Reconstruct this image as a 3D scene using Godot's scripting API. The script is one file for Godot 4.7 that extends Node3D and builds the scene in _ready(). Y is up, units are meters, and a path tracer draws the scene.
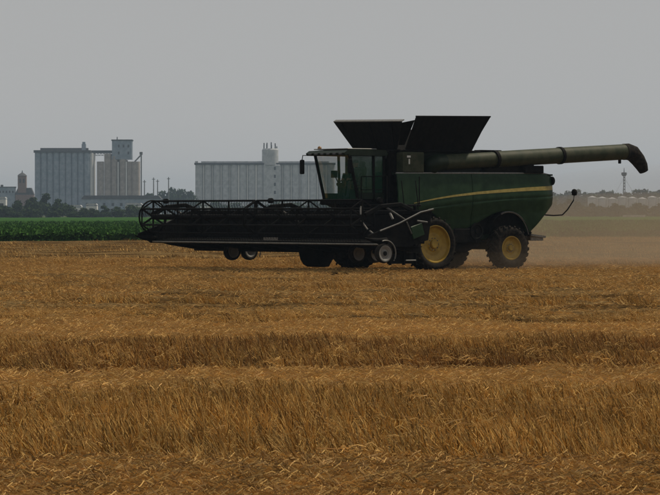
extends Node3D

# ---------------------------------------------------------------- helpers
var rng := RandomNumberGenerator.new()
var M := {}

func lin(r: float, g: float, b: float) -> Color:
	return Color(r, g, b).linear_to_srgb()

func noise_tex(a: Color, b: Color, freq: float, seed_: int, size := 256, lo := 0.25, hi := 0.75) -> NoiseTexture2D:
	var n := FastNoiseLite.new()
	n.seed = seed_
	n.frequency = freq
	n.noise_type = FastNoiseLite.TYPE_SIMPLEX_SMOOTH
	n.fractal_octaves = 5
	n.fractal_gain = 0.6
	var t := NoiseTexture2D.new()
	t.width = size
	t.height = size
	t.seamless = true
	t.noise = n
	var g := Gradient.new()
	g.offsets = PackedFloat32Array([lo, hi])
	g.colors = PackedColorArray([a, b])
	t.color_ramp = g
	return t

# a surface with grain between two linear colours
func mat(called: String, a: Array, b: Array, rough: float, metal := 0.0, scale := 1.0, freq := 0.02, seed_ := 1, world := false) -> StandardMaterial3D:
	var m := StandardMaterial3D.new()
	m.resource_name = called
	m.albedo_texture = noise_tex(lin(a[0], a[1], a[2]), lin(b[0], b[1], b[2]), freq, seed_)
	m.uv1_triplanar = true
	m.uv1_world_triplanar = world
	m.uv1_scale = Vector3.ONE * scale
	m.roughness = rough
	m.metallic = metal
	m.cull_mode = BaseMaterial3D.CULL_DISABLED
	M[called] = m
	return m

func flat(called: String, c: Array, rough: float, metal := 0.0) -> StandardMaterial3D:
	var m := StandardMaterial3D.new()
	m.resource_name = called
	m.albedo_color = lin(c[0], c[1], c[2])
	m.roughness = rough
	m.metallic = metal
	m.cull_mode = BaseMaterial3D.CULL_DISABLED
	M[called] = m
	return m

func S() -> SurfaceTool:
	var st := SurfaceTool.new()
	st.begin(Mesh.PRIMITIVE_TRIANGLES)
	st.set_smooth_group(-1)
	return st

func tri(st: SurfaceTool, a: Vector3, b: Vector3, c: Vector3) -> void:
	st.add_vertex(a)
	st.add_vertex(b)
	st.add_vertex(c)

func quad(st: SurfaceTool, a: Vector3, b: Vector3, c: Vector3, d: Vector3) -> void:
	tri(st, a, b, c)
	tri(st, a, c, d)

# chamfered box
func box(st: SurfaceTool, c: Vector3, size: Vector3, bev := 0.012, bs := Basis()) -> void:
	st.set_smooth_group(-1)
	var h := size * 0.5
	var b: float = min(bev, 0.45 * min(size.x, min(size.y, size.z)))
	var p := func(sx: int, sy: int, sz: int, ax: int) -> Vector3:
		var v := Vector3(sx * (h.x - b), sy * (h.y - b), sz * (h.z - b))
		if ax == 0: v.x = sx * h.x
		elif ax == 1: v.y = sy * h.y
		else: v.z = sz * h.z
		return c + bs * v
	for s in [-1, 1]:
		quad(st, p.call(s, -1, -1, 0), p.call(s, 1, -1, 0), p.call(s, 1, 1, 0), p.call(s, -1, 1, 0))
		quad(st, p.call(-1, s, -1, 1), p.call(1, s, -1, 1), p.call(1, s, 1, 1), p.call(-1, s, 1, 1))
		quad(st, p.call(-1, -1, s, 2), p.call(1, -1, s, 2), p.call(1, 1, s, 2), p.call(-1, 1, s, 2))
		for t in [-1, 1]:
			quad(st, p.call(s, t, -1, 0), p.call(s, t, 1, 0), p.call(s, t, 1, 1), p.call(s, t, -1, 1))
			quad(st, p.call(s, -1, t, 0), p.call(s, 1, t, 0), p.call(s, 1, t, 2), p.call(s, -1, t, 2))
			quad(st, p.call(-1, s, t, 1), p.call(1, s, t, 1), p.call(1, s, t, 2), p.call(-1, s, t, 2))
			for u in [-1, 1]:
				tri(st, p.call(s, t, u, 0), p.call(s, t, u, 1), p.call(s, t, u, 2))

# tube along points; r a number or an array of radii
func tube(st: SurfaceTool, pts: Array, r, n := 8, caps := true) -> void:
	var rings := []
	for i in pts.size():
		var d: Vector3
		if i == 0: d = pts[1] - pts[0]
		elif i == pts.size() - 1: d = pts[i] - pts[i - 1]
		else: d = (pts[i + 1] - pts[i]).normalized() + (pts[i] - pts[i - 1]).normalized()
		d = d.normalized()
		var up := Vector3.UP if abs(d.y) < 0.9 else Vector3.RIGHT
		var a := d.cross(up).normalized()
		var b := a.cross(d).normalized()
		var rr: float = r[i] if r is Array else r
		var ring := []
		for k in n:
			var t := TAU * k / n
			ring.append(pts[i] + (a * cos(t) + b * sin(t)) * rr)
		rings.append(ring)
	st.set_smooth_group(1)
	for i in pts.size() - 1:
		for k in n:
			var k2 := (k + 1) % n
			quad(st, rings[i][k], rings[i][k2], rings[i + 1][k2], rings[i + 1][k])
	if caps:
		st.set_smooth_group(-1)
		for e in [0, pts.size() - 1]:
			for k in range(1, n - 1):
				tri(st, rings[e][0], rings[e][k], rings[e][k + 1])

# turned shape: profile of (radius, along); bs.y is the axis
func lathe(st: SurfaceTool, o: Vector3, bs: Basis, prof: Array, n := 32, smooth := false) -> void:
	for i in prof.size() - 1:
		st.set_smooth_group(7 if smooth else 10 + i)
		for k in n:
			var t0 := TAU * k / n
			var t1 := TAU * (k + 1) / n
			var p := func(q: Vector2, t: float) -> Vector3:
				return o + bs * Vector3(q.x * cos(t), q.y, q.x * sin(t))
			var a: Vector3 = p.call(prof[i], t0)
			var b: Vector3 = p.call(prof[i], t1)
			var c: Vector3 = p.call(prof[i + 1], t1)
			var d: Vector3 = p.call(prof[i + 1], t0)
			if prof[i].x < 0.0001: tri(st, a, c, d)
			elif prof[i + 1].x < 0.0001: tri(st, a, b, c)
			else: quad(st, a, b, c, d)
	st.set_smooth_group(-1)

# polygon in XY pulled from z0 to z1
func prism(st: SurfaceTool, poly: Array, z0: float, z1: float) -> void:
	st.set_smooth_group(-1)
	var pv := PackedVector2Array(poly)
	var idx := Geometry2D.triangulate_polygon(pv)
	for z in [z0, z1]:
		for i in range(0, idx.size(), 3):
			tri(st, Vector3(pv[idx[i]].x, pv[idx[i]].y, z), Vector3(pv[idx[i + 1]].x, pv[idx[i + 1]].y, z), Vector3(pv[idx[i + 2]].x, pv[idx[i + 2]].y, z))
	for i in pv.size():
		var a := pv[i]
		var b := pv[(i + 1) % pv.size()]
		quad(st, Vector3(a.x, a.y, z0), Vector3(b.x, b.y, z0), Vector3(b.x, b.y, z1), Vector3(a.x, a.y, z1))

# four-cornered plate with thickness
func plate(st: SurfaceTool, a: Vector3, b: Vector3, c: Vector3, d: Vector3, th: float) -> void:
	st.set_smooth_group(-1)
	var n := (b - a).cross(d - a).normalized() * th * 0.5
	var t := [a + n, b + n, c + n, d + n]
	var u := [a - n, b - n, c - n, d - n]
	quad(st, t[0], t[1], t[2], t[3])
	quad(st, u[0], u[1], u[2], u[3])
	for i in 4:
		var j := (i + 1) % 4
		quad(st, t[i], t[j], u[j], u[i])

func obj(called: String, st: SurfaceTool, m: Material, parent: Node = self) -> MeshInstance3D:
	st.generate_normals()
	var o := MeshInstance3D.new()
	o.name = called
	o.mesh = st.commit()
	o.material_override = m
	parent.add_child(o, true)
	return o

func part(called: String, parent: Node) -> Node3D:
	var o := Node3D.new()
	o.name = called
	parent.add_child(o, true)
	return o

var taken := {}
func numbered(called: String) -> String:
	if not taken.has(called):
		taken[called] = 0
		return called
	taken[called] += 1
	return "%s_%03d" % [called, taken[called]]

func tag(o: Node, label: String, category: String, group := "", kind := "") -> Node:
	o.set_meta("label", label)
	if category: o.set_meta("category", category)
	if group: o.set_meta("group", group)
	if kind: o.set_meta("kind", kind)
	return o

func thing(called: String, label: String, category: String, at := Vector3.ZERO, turn := 0.0, group := "") -> Node3D:
	var o := Node3D.new()
	o.name = numbered(called)
	add_child(o)
	o.position = at
	o.rotation.y = turn
	tag(o, label, category, group)
	return o

func struct(o: Node, label := "") -> void:
	o.set_meta("kind", "structure")
	if label: o.set_meta("label", label)

# a place in the far landscape: metres right of the camera and up, for something seen
# at that column and row of a 660 x 495 view, standing d metres away
const FOCAL := 3135.0
const EYE := 2.035
func far_at(px: float, py: float, d: float) -> Vector3:
	return Vector3((px - 330.0) / FOCAL * d, EYE + (212.0 - py) / FOCAL * d, -d)

# ---------------------------------------------------------------- materials
func make_materials() -> void:
	mat("green_paint", [0.009, 0.030, 0.010], [0.017, 0.044, 0.017], 0.42, 0.0, 0.6, 0.012, 3)
	mat("dark_green_paint", [0.008, 0.016, 0.008], [0.014, 0.023, 0.013], 0.45, 0.0, 0.6, 0.012, 4)
	mat("olive_dusty_paint", [0.026, 0.036, 0.018], [0.055, 0.058, 0.034], 0.6, 0.0, 0.5, 0.015, 5)
	mat("stripe_yellow", [0.26, 0.20, 0.04], [0.36, 0.28, 0.07], 0.5, 0.0, 0.8, 0.02, 16)
	mat("yellow_paint", [0.27, 0.165, 0.010], [0.38, 0.24, 0.020], 0.45, 0.0, 0.8, 0.02, 6)
	mat("black_paint", [0.004, 0.004, 0.004], [0.010, 0.009, 0.008], 0.75, 0.0, 0.7, 0.02, 7)
	mat("rubber", [0.008, 0.008, 0.008], [0.034, 0.027, 0.020], 0.85, 0.0, 1.2, 0.02, 8)
	mat("steel", [0.22, 0.21, 0.19], [0.36, 0.34, 0.30], 0.42, 0.6, 1.0, 0.03, 9)
	mat("dull_metal", [0.10, 0.10, 0.095], [0.19, 0.18, 0.16], 0.5, 0.3, 1.0, 0.03, 10)
	mat("rail_grey", [0.05, 0.05, 0.047], [0.09, 0.087, 0.08], 0.5, 0.2, 1.0, 0.03, 17)
	mat("canvas", [0.006, 0.006, 0.006], [0.012, 0.011, 0.010], 0.9, 0.0, 0.8, 0.02, 11)
	mat("trim_highlight_grey", [0.16, 0.16, 0.155], [0.24, 0.235, 0.22], 0.55, 0.0, 1.0, 0.03, 12)  # pale grey for painted edge highlights, also the cab roof cap
	flat("white_decal", [0.62, 0.62, 0.58], 0.5)
	flat("hose_grey", [0.22, 0.21, 0.19], 0.6)
	flat("lens", [0.03, 0.03, 0.03], 0.3)
	flat("amber", [0.25, 0.12, 0.03], 0.4)
	flat("red_lens", [0.35, 0.02, 0.02], 0.25)
	flat("seat_fabric", [0.02, 0.02, 0.018], 0.9)
	flat("shirt", [0.025, 0.03, 0.045], 0.9)
	flat("skin", [0.36, 0.20, 0.13], 0.6)
	flat("cap", [0.02, 0.035, 0.02], 0.9)
	M.black_paint.metallic_specular = 0.2
	M.canvas.metallic_specular = 0.15
	M.rubber.metallic_specular = 0.2
	M.green_paint.metallic_specular = 0.3
	M.dark_green_paint.metallic_specular = 0.3
	M.olive_dusty_paint.metallic_specular = 0.3
	var g := StandardMaterial3D.new()
	g.albedo_color = Color(0.22, 0.42, 0.32, 0.34)
	g.transparency = BaseMaterial3D.TRANSPARENCY_ALPHA
	g.roughness = 0.04
	g.cull_mode = BaseMaterial3D.CULL_DISABLED
	M["tinted_glass"] = g
	# far buildings
	mat("concrete_blue", [0.22, 0.275, 0.34], [0.33, 0.38, 0.44], 0.9, 0.0, 0.05, 0.02, 21)
	mat("concrete_grey", [0.42, 0.44, 0.46], [0.58, 0.59, 0.60], 0.9, 0.0, 0.05, 0.02, 22)
	mat("concrete_tan", [0.33, 0.29, 0.27], [0.46, 0.41, 0.37], 0.9, 0.0, 0.05, 0.02, 23)
	mat("roof_dark", [0.05, 0.052, 0.056], [0.09, 0.09, 0.09], 0.85, 0.0, 0.1, 0.02, 24)
	mat("brick_pink", [0.20, 0.13, 0.11], [0.28, 0.19, 0.16], 0.9, 0.0, 0.2, 0.03, 25)
	mat("white_wall", [0.66, 0.66, 0.65], [0.8, 0.8, 0.78], 0.8, 0.0, 0.2, 0.03, 26)
	mat("galvanised", [0.42, 0.43, 0.44], [0.56, 0.57, 0.57], 0.5, 0.3, 0.2, 0.03, 27)
	mat("dark_steel", [0.06, 0.065, 0.07], [0.10, 0.10, 0.10], 0.6, 0.2, 0.2, 0.03, 28)
	mat("window_glass", [0.02, 0.025, 0.03], [0.03, 0.035, 0.04], 0.15, 0.0, 0.2, 0.03, 29)
	mat("bark", [0.06, 0.045, 0.03], [0.12, 0.09, 0.065], 0.95, 0.0, 1.0, 0.03, 30)

# ---------------------------------------------------------------- main
func _ready() -> void:
	rng.seed = 20240611
	# camera
	var cam := Camera3D.new()
	cam.name = "camera"
	cam.position = Vector3(0, EYE, 0)
	cam.rotation.x = -atan(35.5 / FOCAL)
	cam.fov = rad_to_deg(2.0 * atan(247.5 / FOCAL))
	cam.near = 0.5
	cam.far = 12000.0
	add_child(cam)
	cam.current = true
	# sky and exposure
	var env := Environment.new()
	env.background_mode = Environment.BG_SKY
	var psm := ProceduralSkyMaterial.new()
	psm.sky_top_color = lin(0.56, 0.575, 0.59)
	psm.sky_horizon_color = lin(0.80, 0.80, 0.79)
	psm.sky_curve = 0.18
	psm.ground_bottom_color = lin(0.20, 0.16, 0.10)
	psm.ground_horizon_color = lin(0.62, 0.61, 0.59)
	psm.ground_curve = 0.02
	psm.sun_angle_max = 0.0
	var sky := Sky.new()
	sky.sky_material = psm
	env.sky = sky
	env.tonemap_mode = Environment.TONE_MAPPER_LINEAR
	env.tonemap_exposure = 0.56
	env.fog_enabled = true
	env.fog_light_color = Color(0.80, 0.90, 1.0)
	env.fog_density = 0.00014
	env.volumetric_fog_enabled = true
	env.volumetric_fog_density = 0.0
	env.sdfgi_enabled = true
	env.ssao_enabled = true
	env.ssil_enabled = true
	var we := WorldEnvironment.new()
	we.name = "environment"
	we.environment = env
	add_child(we)
	# hazy sun, high, behind the machine and to the right
	var sun := DirectionalLight3D.new()
	sun.name = "sun"
	sun.light_energy = 1.6
	sun.light_angular_distance = 3.0
	sun.light_color = Color(1.0, 0.95, 0.86)
	sun.shadow_enabled = true
	add_child(sun)
	var to_sun := Vector3(0.68, 1.15, -0.34).normalized()
	sun.look_at_from_position(to_sun * 100.0, Vector3.ZERO, Vector3.UP)

	make_materials()
	make_ground()
	make_elevators()
	make_town()
	make_trees()
	make_combine()
	make_operator()
	make_stubble()
	make_dust()

# ---------------------------------------------------------------- ground
var ground_noise := FastNoiseLite.new()
func ground_y(x: float, z: float) -> float:
	var d := -z
	var y := ground_noise.get_noise_2d(x * 0.6, z * 0.25) * 0.07
	y += ground_noise.get_noise_2d(x * 4.0 + 90.0, z * 4.0) * 0.03
	# flat where the machine stands
	var near := clampf(abs(d - 110.0) / 14.0, 0.0, 1.0)
	y *= 0.25 + 0.75 * near
	# low crest of chaff just this side of the wheels
	var crest := d - 99.0 + 0.09 * x + 1.5 * ground_noise.get_noise_2d(x * 1.4, 7.0)
	y += 0.04 * exp(-crest * crest / 3.0)
	return y

func make_ground() -> void:
	ground_noise.seed = 5
	ground_noise.frequency = 0.35
	ground_noise.fractal_octaves = 3
	var gm := mat("far_ground", [0.05, 0.065, 0.025], [0.09, 0.09, 0.04], 0.95, 0.0, 0.01, 0.02, 31, true)
	var st := S()
	quad(st, Vector3(-5000, -0.25, 600), Vector3(5000, -0.25, 600), Vector3(5000, -0.25, -4500), Vector3(-5000, -0.25, -4500))
	gm.metallic_specular = 0.0
	struct(obj("ground", st, gm))
	# harvested field
	var soil := mat("straw_soil", [0.05, 0.032, 0.015], [0.34, 0.215, 0.085], 0.95, 0.0, 0.55, 0.035, 32, true)
	soil.metallic_specular = 0.0
	soil.detail_enabled = true
	soil.detail_blend_mode = BaseMaterial3D.BLEND_MODE_MUL
	soil.detail_albedo = noise_tex(Color(0.62, 0.6, 0.58), Color(1, 1, 1), 0.01, 77, 256, 0.3, 0.65)
	soil.detail_uv_layer = BaseMaterial3D.DETAIL_UV_2
	soil.uv2_triplanar = true
	soil.uv2_world_triplanar = true
	soil.uv2_scale = Vector3.ONE * 0.06
	st = S()
	st.set_smooth_group(0)
	var zs := []
	var d := -60.0
	while d < 262.0:
		zs.append(-d)
		d += 10.0 if d < 15.0 else (0.3 if d < 60.0 else (0.5 if d < 125.0 else 3.0))
	zs.append(-262.0)
	var rows := []
	for z in zs:
		var half: float = 12.0 + 0.16 * maxf(0.0, -z)
		var row := []
		for i in 61:
			var x := lerpf(-half, half, i / 60.0)
			row.append(Vector3(x, ground_y(x, z), z))
		# broad skirts reaching out sideways
		row.push_front(Vector3(-400, -0.02, z))
		row.push_back(Vector3(400, -0.02, z))
		rows.append(row)
	for j in rows.size() - 1:
		for i in rows[j].size() - 1:
			quad(st, rows[j][i], rows[j][i + 1], rows[j + 1][i + 1], rows[j + 1][i])
	struct(obj("stubble_field", st, soil), "golden brown harvested field in front of and around the combine")
	# green crop behind it
	var crop := mat("crop_canopy", [0.024, 0.070, 0.013], [0.052, 0.118, 0.022], 0.9, 0.0, 0.25, 0.04, 33, true)
	st = S()
	st.set_smooth_group(0)
	crop.metallic_specular = 0.0
	var n2 := FastNoiseLite.new()
	n2.seed = 9
	n2.frequency = 0.3
	var ds := [0.0, 0.4, 1.2, 2.5, 4, 6, 8, 11, 14, 18, 23, 29, 36, 45, 60, 80, 110, 150, 220, 320, 450, 620, 850]
	rows = []
	for j in ds.size():
		var row := []
		for i in 161:
			var x := lerpf(-90.0, 90.0, i / 160.0)
			if i == 0: x = -900.0
			if i == 160: x = 900.0
			var dd: float = crop_edge(x) + ds[j] * (1.0 if j == 0 or abs(x) > 90.0 else 1.0)
			var y := -0.06 if j == 0 else 0.34 + 0.16 * n2.get_noise_2d(x, dd)
			row.append(Vector3(x, y, -dd))
		rows.append(row)
	for j in rows.size() - 1:
		for i in 160:
			quad(st, rows[j][i], rows[j][i + 1], rows[j + 1][i + 1], rows[j + 1][i])
	struct(obj("green_field", st, crop), "strip of green crop between the stubble and the trees")
	# leafy plants of its front rows
	var leaf := StandardMaterial3D.new()
	leaf.vertex_color_use_as_albedo = true
	leaf.roughness = 0.8
	leaf.metallic_specular = 0.1
	leaf.cull_mode = BaseMaterial3D.CULL_DISABLED
	leaf.backlight_enabled = true
	leaf.backlight = lin(0.03, 0.06, 0.01)
	st = S()
	for k in 26:
		var a := rng.randf() * TAU
		var c := Vector3(cos(a), 0, sin(a)) * rng.randf() * 0.35
		c.y = 0.05 + rng.randf() * 0.5
		var u := Vector3(rng.randf() - 0.5, rng.randf() * 0.6, rng.randf() - 0.5).normalized() * 0.16
		var v := u.cross(Vector3(rng.randf() - 0.5, 1, rng.randf() - 0.5)).normalized() * 0.10
		quad(st, c - u, c + v, c + u, c - v)
	st.generate_normals()
	var mm := MultiMesh.new()
	mm.transform_format = MultiMesh.TRANSFORM_3D
	mm.use_colors = true
	mm.mesh = st.commit()
	var N := 42000
	mm.instance_count = N
	for i in N:
		var f := pow(rng.randf(), 1.7)
		var x := (rng.randf() * 2.0 - 1.0) * (58.0 + 36.0 * f)
		var dd := crop_edge(x) + 0.1 + f * 260.0
		var sc := 0.75 + rng.randf() * 0.5
		mm.set_instance_transform(i, Transform3D(Basis(Vector3.UP, rng.randf() * TAU).scaled(Vector3.ONE * sc), Vector3(x, 0.0, -dd)))
		var v := 0.7 + 0.6 * rng.randf()
		mm.set_instance_color(i, Color(0.052 * v, 0.118 * v, 0.025 * v))
	var mi := MultiMeshInstance3D.new()
	mi.name = "crop_plants"
	mi.multimesh = mm
	mi.material_override = leaf
	add_child(mi)
	tag(mi, "low green leafy crop plants along the edge of the stubble", "crop", "", "stuff")

func crop_edge(x: float) -> float:
	return 235.0 + x * 0.85 + 2.0 * ground_noise.get_noise_2d(x * 0.1, 3.0)

# ---------------------------------------------------------------- far buildings
func cyl(st: SurfaceTool, base: Vector3, r: float, h: float, n := 24) -> void:
	lathe(st, base, Basis(), [Vector2(0, 0), Vector2(r, 0), Vector2(r, h), Vector2(0, h)], n)

func make_elevators() -> void:
	var d := 2000.0
	var u := d / FOCAL
	# --- blue-grey elevator at the left
	var base := far_at(62, 212, d)
	base.y = -0.2
	var e := thing("grain_elevator", "long flat-topped blue-grey grain elevator of joined silos, at far left", "grain elevator", base)
	var top := (212.0 - 150.5) * u + 2.2
	for row in 3:
		for i in 9:
			var st := S()
			cyl(st, Vector3((-24.0 + i * 6.15) * u, 0, -row * 6.2 * u), 3.12 * u, top - 1.2)
			obj("silo", st, M.concrete_blue, e)
	var s := S()
	box(s, Vector3(0.5 * u, top - 0.6, -6.2 * u), Vector3(57.0 * u, 1.6, 20.0 * u), 0.1)
	obj("roof_slab", s, M.roof_dark, e)
	s = S()
	cyl(s, Vector3(29.3 * u, 0, -1.0 * u), 1.9 * u, top - 1.5)
	cyl(s, Vector3(31.0 * u, 0, -7.0 * u), 1.9 * u, top - 1.5)
	obj("bright_end_column", s, M.white_wall, e)  # white columns added for the bright lit edge at this end
	s = S()
	box(s, Vector3(21.5 * u, top + 2.2, -6 * u), Vector3(4.2 * u, 4.2, 5 * u), 0.1)
	box(s, Vector3(21.5 * u, top + 4.9, -6 * u), Vector3(3.0 * u, 1.4, 3.6 * u), 0.1)
	obj("headhouse", s, M.concrete_blue, e)
	s = S()
	box(s, Vector3(2.0 * u, top + 0.9, -6.2 * u), Vector3(48.0 * u, 1.6, 5.0 * u), 0.1)
	obj("roof_gallery", s, M.dark_steel, e)
	# --- tan elevator beside it
	base = far_at(120, 212, d)
	base.y = -0.2
	e = thing("grain_elevator", "tan grain elevator with tall square headhouse and a thin separate leg tower", "grain elevator", base)
	var t2 := (212.0 - 161.5) * u + 2.2
	for a in [[-19.5, 0.0, 3.6, 0.0], [-12.2, 0.0, 3.5, 5.0], [-5.6, 0.0, 3.2, 3.5], [3.0, 0.0, 3.6, 1.5], [9.6, 0.0, 3.0, 0.0], [16.0, 0.0, 4.2, 0.0], [-12.0, -7.5, 3.5, 5.0], [-4.0, -7.5, 3.5, 4.0], [4.0, -7.5, 3.5, 1.0], [12.5, -7.5, 3.8, 0.0]]:
		var st := S()
		cyl(st, Vector3(a[0] * u, 0, a[1] * u), a[2] * u, t2 + a[3])
		obj("silo", st, M.concrete_tan, e)
	for px in [-1.6, 6.6]:
		s = S()
		box(s, Vector3(px * u, t2 * 0.5, 2.6 * u), Vector3(1.3 * u, t2 - 0.5, 1.4), 0.1)
		obj("pale_strip", s, M.white_wall, e)  # pale upright strip over the joint between silos
	s = S()
	box(s, Vector3(2.2 * u, (212.0 - 150.0) * u + 2.2, -4.0 * u), Vector3(20.0 * u, 19.0 * u, 14.0 * u), 0.15)
	var hh := obj("headhouse", s, M.concrete_blue, e)
	s = S()
	box(s, Vector3(2.2 * u, (212.0 - 140.2) * u + 2.2, -4.0 * u), Vector3(21.2 * u, 0.9, 15.0 * u), 0.1)
	tube(s, [Vector3(-3 * u, (212.0 - 140.0) * u + 2, -4 * u), Vector3(-3 * u, (212.0 - 136.5) * u + 2, -4 * u)], 0.35, 6)
	obj("cornice", s, M.roof_dark, hh)
	for w in [[-4.0, 146.0], [2.0, 146.0], [8.0, 146.0], [-4.0, 153.0], [8.0, 153.0]]:
		s = S()
		box(s, Vector3((2.2 + w[0] * 0.8) * u, (212.0 - w[1]) * u + 2.2, 3.05 * u), Vector3(1.1, 1.7, 0.2), 0.03)
		obj("window", s, M.window_glass, hh)
	s = S()
	box(s, Vector3(21.2 * u, (212.0 - 184.0) * u + 2.0, -2 * u), Vector3(1.2 * u, 62.0 * u, 1.2 * u), 0.05)
	box(s, Vector3(21.0 * u, (212.0 - 153.0) * u + 2.0, -2 * u), Vector3(3.0 * u, 3.0 * u, 2.2 * u), 0.1)
	obj("leg_tower", s, M.dull_metal, e)
	s = S()
	tube(s, [Vector3(20.5 * u, (212.0 - 155.0) * u + 2, -2 * u), Vector3(14.0 * u, (212.0 - 162.0) * u + 2, -2 * u)], 0.5, 6)
	obj("spout_pipe", s, M.dull_metal, e)
	# --- conveyor bridge between the two
	base = far_at(102, 151.8, d)
	e = thing("conveyor_bridge", "thin covered conveyor bridge joining the blue-grey and tan elevators", "conveyor", base)
	s = S()
	box(s, Vector3(0, 0, -4), Vector3(21.0 * u, 1.9, 2.4), 0.08)
	obj("gallery", s, M.dark_steel, e)
	s = S()
	for i in 7:
		var x0 := (-10.5 + i * 3.0) * u
		tube(s, [Vector3(x0, -1.0, -4), Vector3(x0 + 1.5 * u, -2.3, -4), Vector3(x0 + 3.0 * u, -1.0, -4)], 0.16, 5)
	tube(s, [Vector3(-9.0 * u, -2.3, -4), Vector3(9.0 * u, -2.3, -4)], 0.16, 5)
	obj("truss", s, M.dark_steel, e)
	# --- grey elevator in the middle
	base = far_at(262, 212, d)
	base.y = -0.2
	e = thing("grain_elevator", "long pale grey grain elevator with a round-topped tower, behind the combine's cab", "grain elevator", base)
	top = (212.0 - 163.0) * u + 2.2
	for row in 2:
		for i in 16:
			var xx := -62.6 + i * 8.75
			if row == 0 and (i == 8): continue
			var st := S()
			cyl(st, Vector3(xx * u, 0, -row * 8.8 * u), 4.05 * u, top - 1.0)
			obj("silo", st, M.concrete_grey, e)
			if row == 0 and i != 7 and i < 15:
				st = S()
				var pw: float = [1.0, 0.7, 0.9, 0.7, 1.5, 1.0, 1.6, 1.0][i % 8]
				box(st, Vector3((xx + 4.375) * u, (top - 1.2) * 0.5, 1.9 * u), Vector3(pw * u, top - 1.2, 1.6), 0.1)
				obj("pale_strip", st, M.white_wall, e)  # pale upright strip between neighbouring silos
	s = S()
	box(s, Vector3(3.0 * u, top - 0.5, -4.6 * u), Vector3(141.0 * u, 1.3, 18.2 * u), 0.1)
	obj("roof_slab", s, M.roof_dark, e)
	s = S()
	box(s, Vector3(3.0 * u, top + 0.7, -5.6 * u), Vector3(128.0 * u, 1.1, 4 * u), 0.1)
	obj("roof_gallery", s, M.concrete_grey, e)
	s = S()
	box(s, Vector3(-65.5 * u, top + 0.4, -3 * u), Vector3(3.0 * u, 1.8, 4.0 * u), 0.1)
	obj("stair_penthouse", s, M.concrete_grey, e)
	s = S()
	box(s, Vector3(10.0 * u, (top - 1.0) * 0.5, 1.6 * u), Vector3(17.0 * u, top - 1.0, 8.0 * u), 0.5)
	var tw := obj("tower", s, M.concrete_grey, e)
	for w in [168.0, 176.0, 184.0, 192.0]:
		s = S()
		box(s, Vector3(13.0 * u, (212.0 - w) * u + 2.0, 5.65 * u), Vector3(1.2, 2.0, 0.2), 0.03)
		obj("window", s, M.window_glass, tw)
	s = S()
	lathe(s, Vector3(8.2 * u, top - 1.2, -1.0 * u), Basis(), [Vector2(0, 0), Vector2(8.2 * u, 0), Vector2(8.2 * u, 15.0 * u), Vector2(7.2 * u, 16.4 * u), Vector2(0, 16.8 * u)], 28)
	var th := obj("headhouse", s, M.concrete_grey, e)
	for i in 9:
		var a := i * TAU / 9.0
		s = S()
		var h = 1.6 + 2.6 * abs(sin(i * 2.3))
		box(s, Vector3((8.2 + 6.6 * cos(a)) * u, top - 1.2 + 16.0 * u + h * 0.5, (-1.0 + 6.6 * sin(a)) * u), Vector3(0.7, h, 0.7), 0.03)
		obj("antenna", s, M.dark_steel, th)
	# --- low bins at the right
	for i in 8:
		var px := 592.0 + i * 10.0
		base = far_at(px, 212, 1950.0)
		base.y = -0.2
		var b := thing("grain_bin", ["pale round grain bin, leftmost of the low row at the far right", "second grain bin from the left in the low row at far right", "third grain bin from the left in the low row at far right", "grain bin just left of the tall mast in the far right row", "grain bin just right of the tall mast in the far right row", "sixth grain bin from the left in the low row at far right", "seventh grain bin from the left in the low row at far right", "grain bin at the right edge of the picture, last of its row"][i], "grain bin", base, 0.0, "low grain bins at the far right")
		var uu := 1950.0 / FOCAL
		var hb := (212.0 - (197.5 + (i % 3) * 0.7)) * uu + 2.2
		s = S()
		cyl(s, Vector3.ZERO, 4.3 * uu, hb, 24)
		obj("wall", s, M.concrete_grey, b)
		s = S()
		lathe(s, Vector3(0, hb, 0), Basis(), [Vector2(4.5 * uu, -0.1), Vector2(4.5 * uu, 0.15), Vector2(0.5 * uu, 1.0), Vector2(0, 1.1)], 24)
		obj("roof", s, M.galvanised, b)
		s = S()
		box(s, Vector3(4.9 * uu, hb * 0.5, 1.2 * uu), Vector3(1.2 * uu, hb, 1.6 * uu), 0.05)
		obj("white_side_strip", s, M.white_wall, b)  # white upright strip along the right side of the bin

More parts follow.
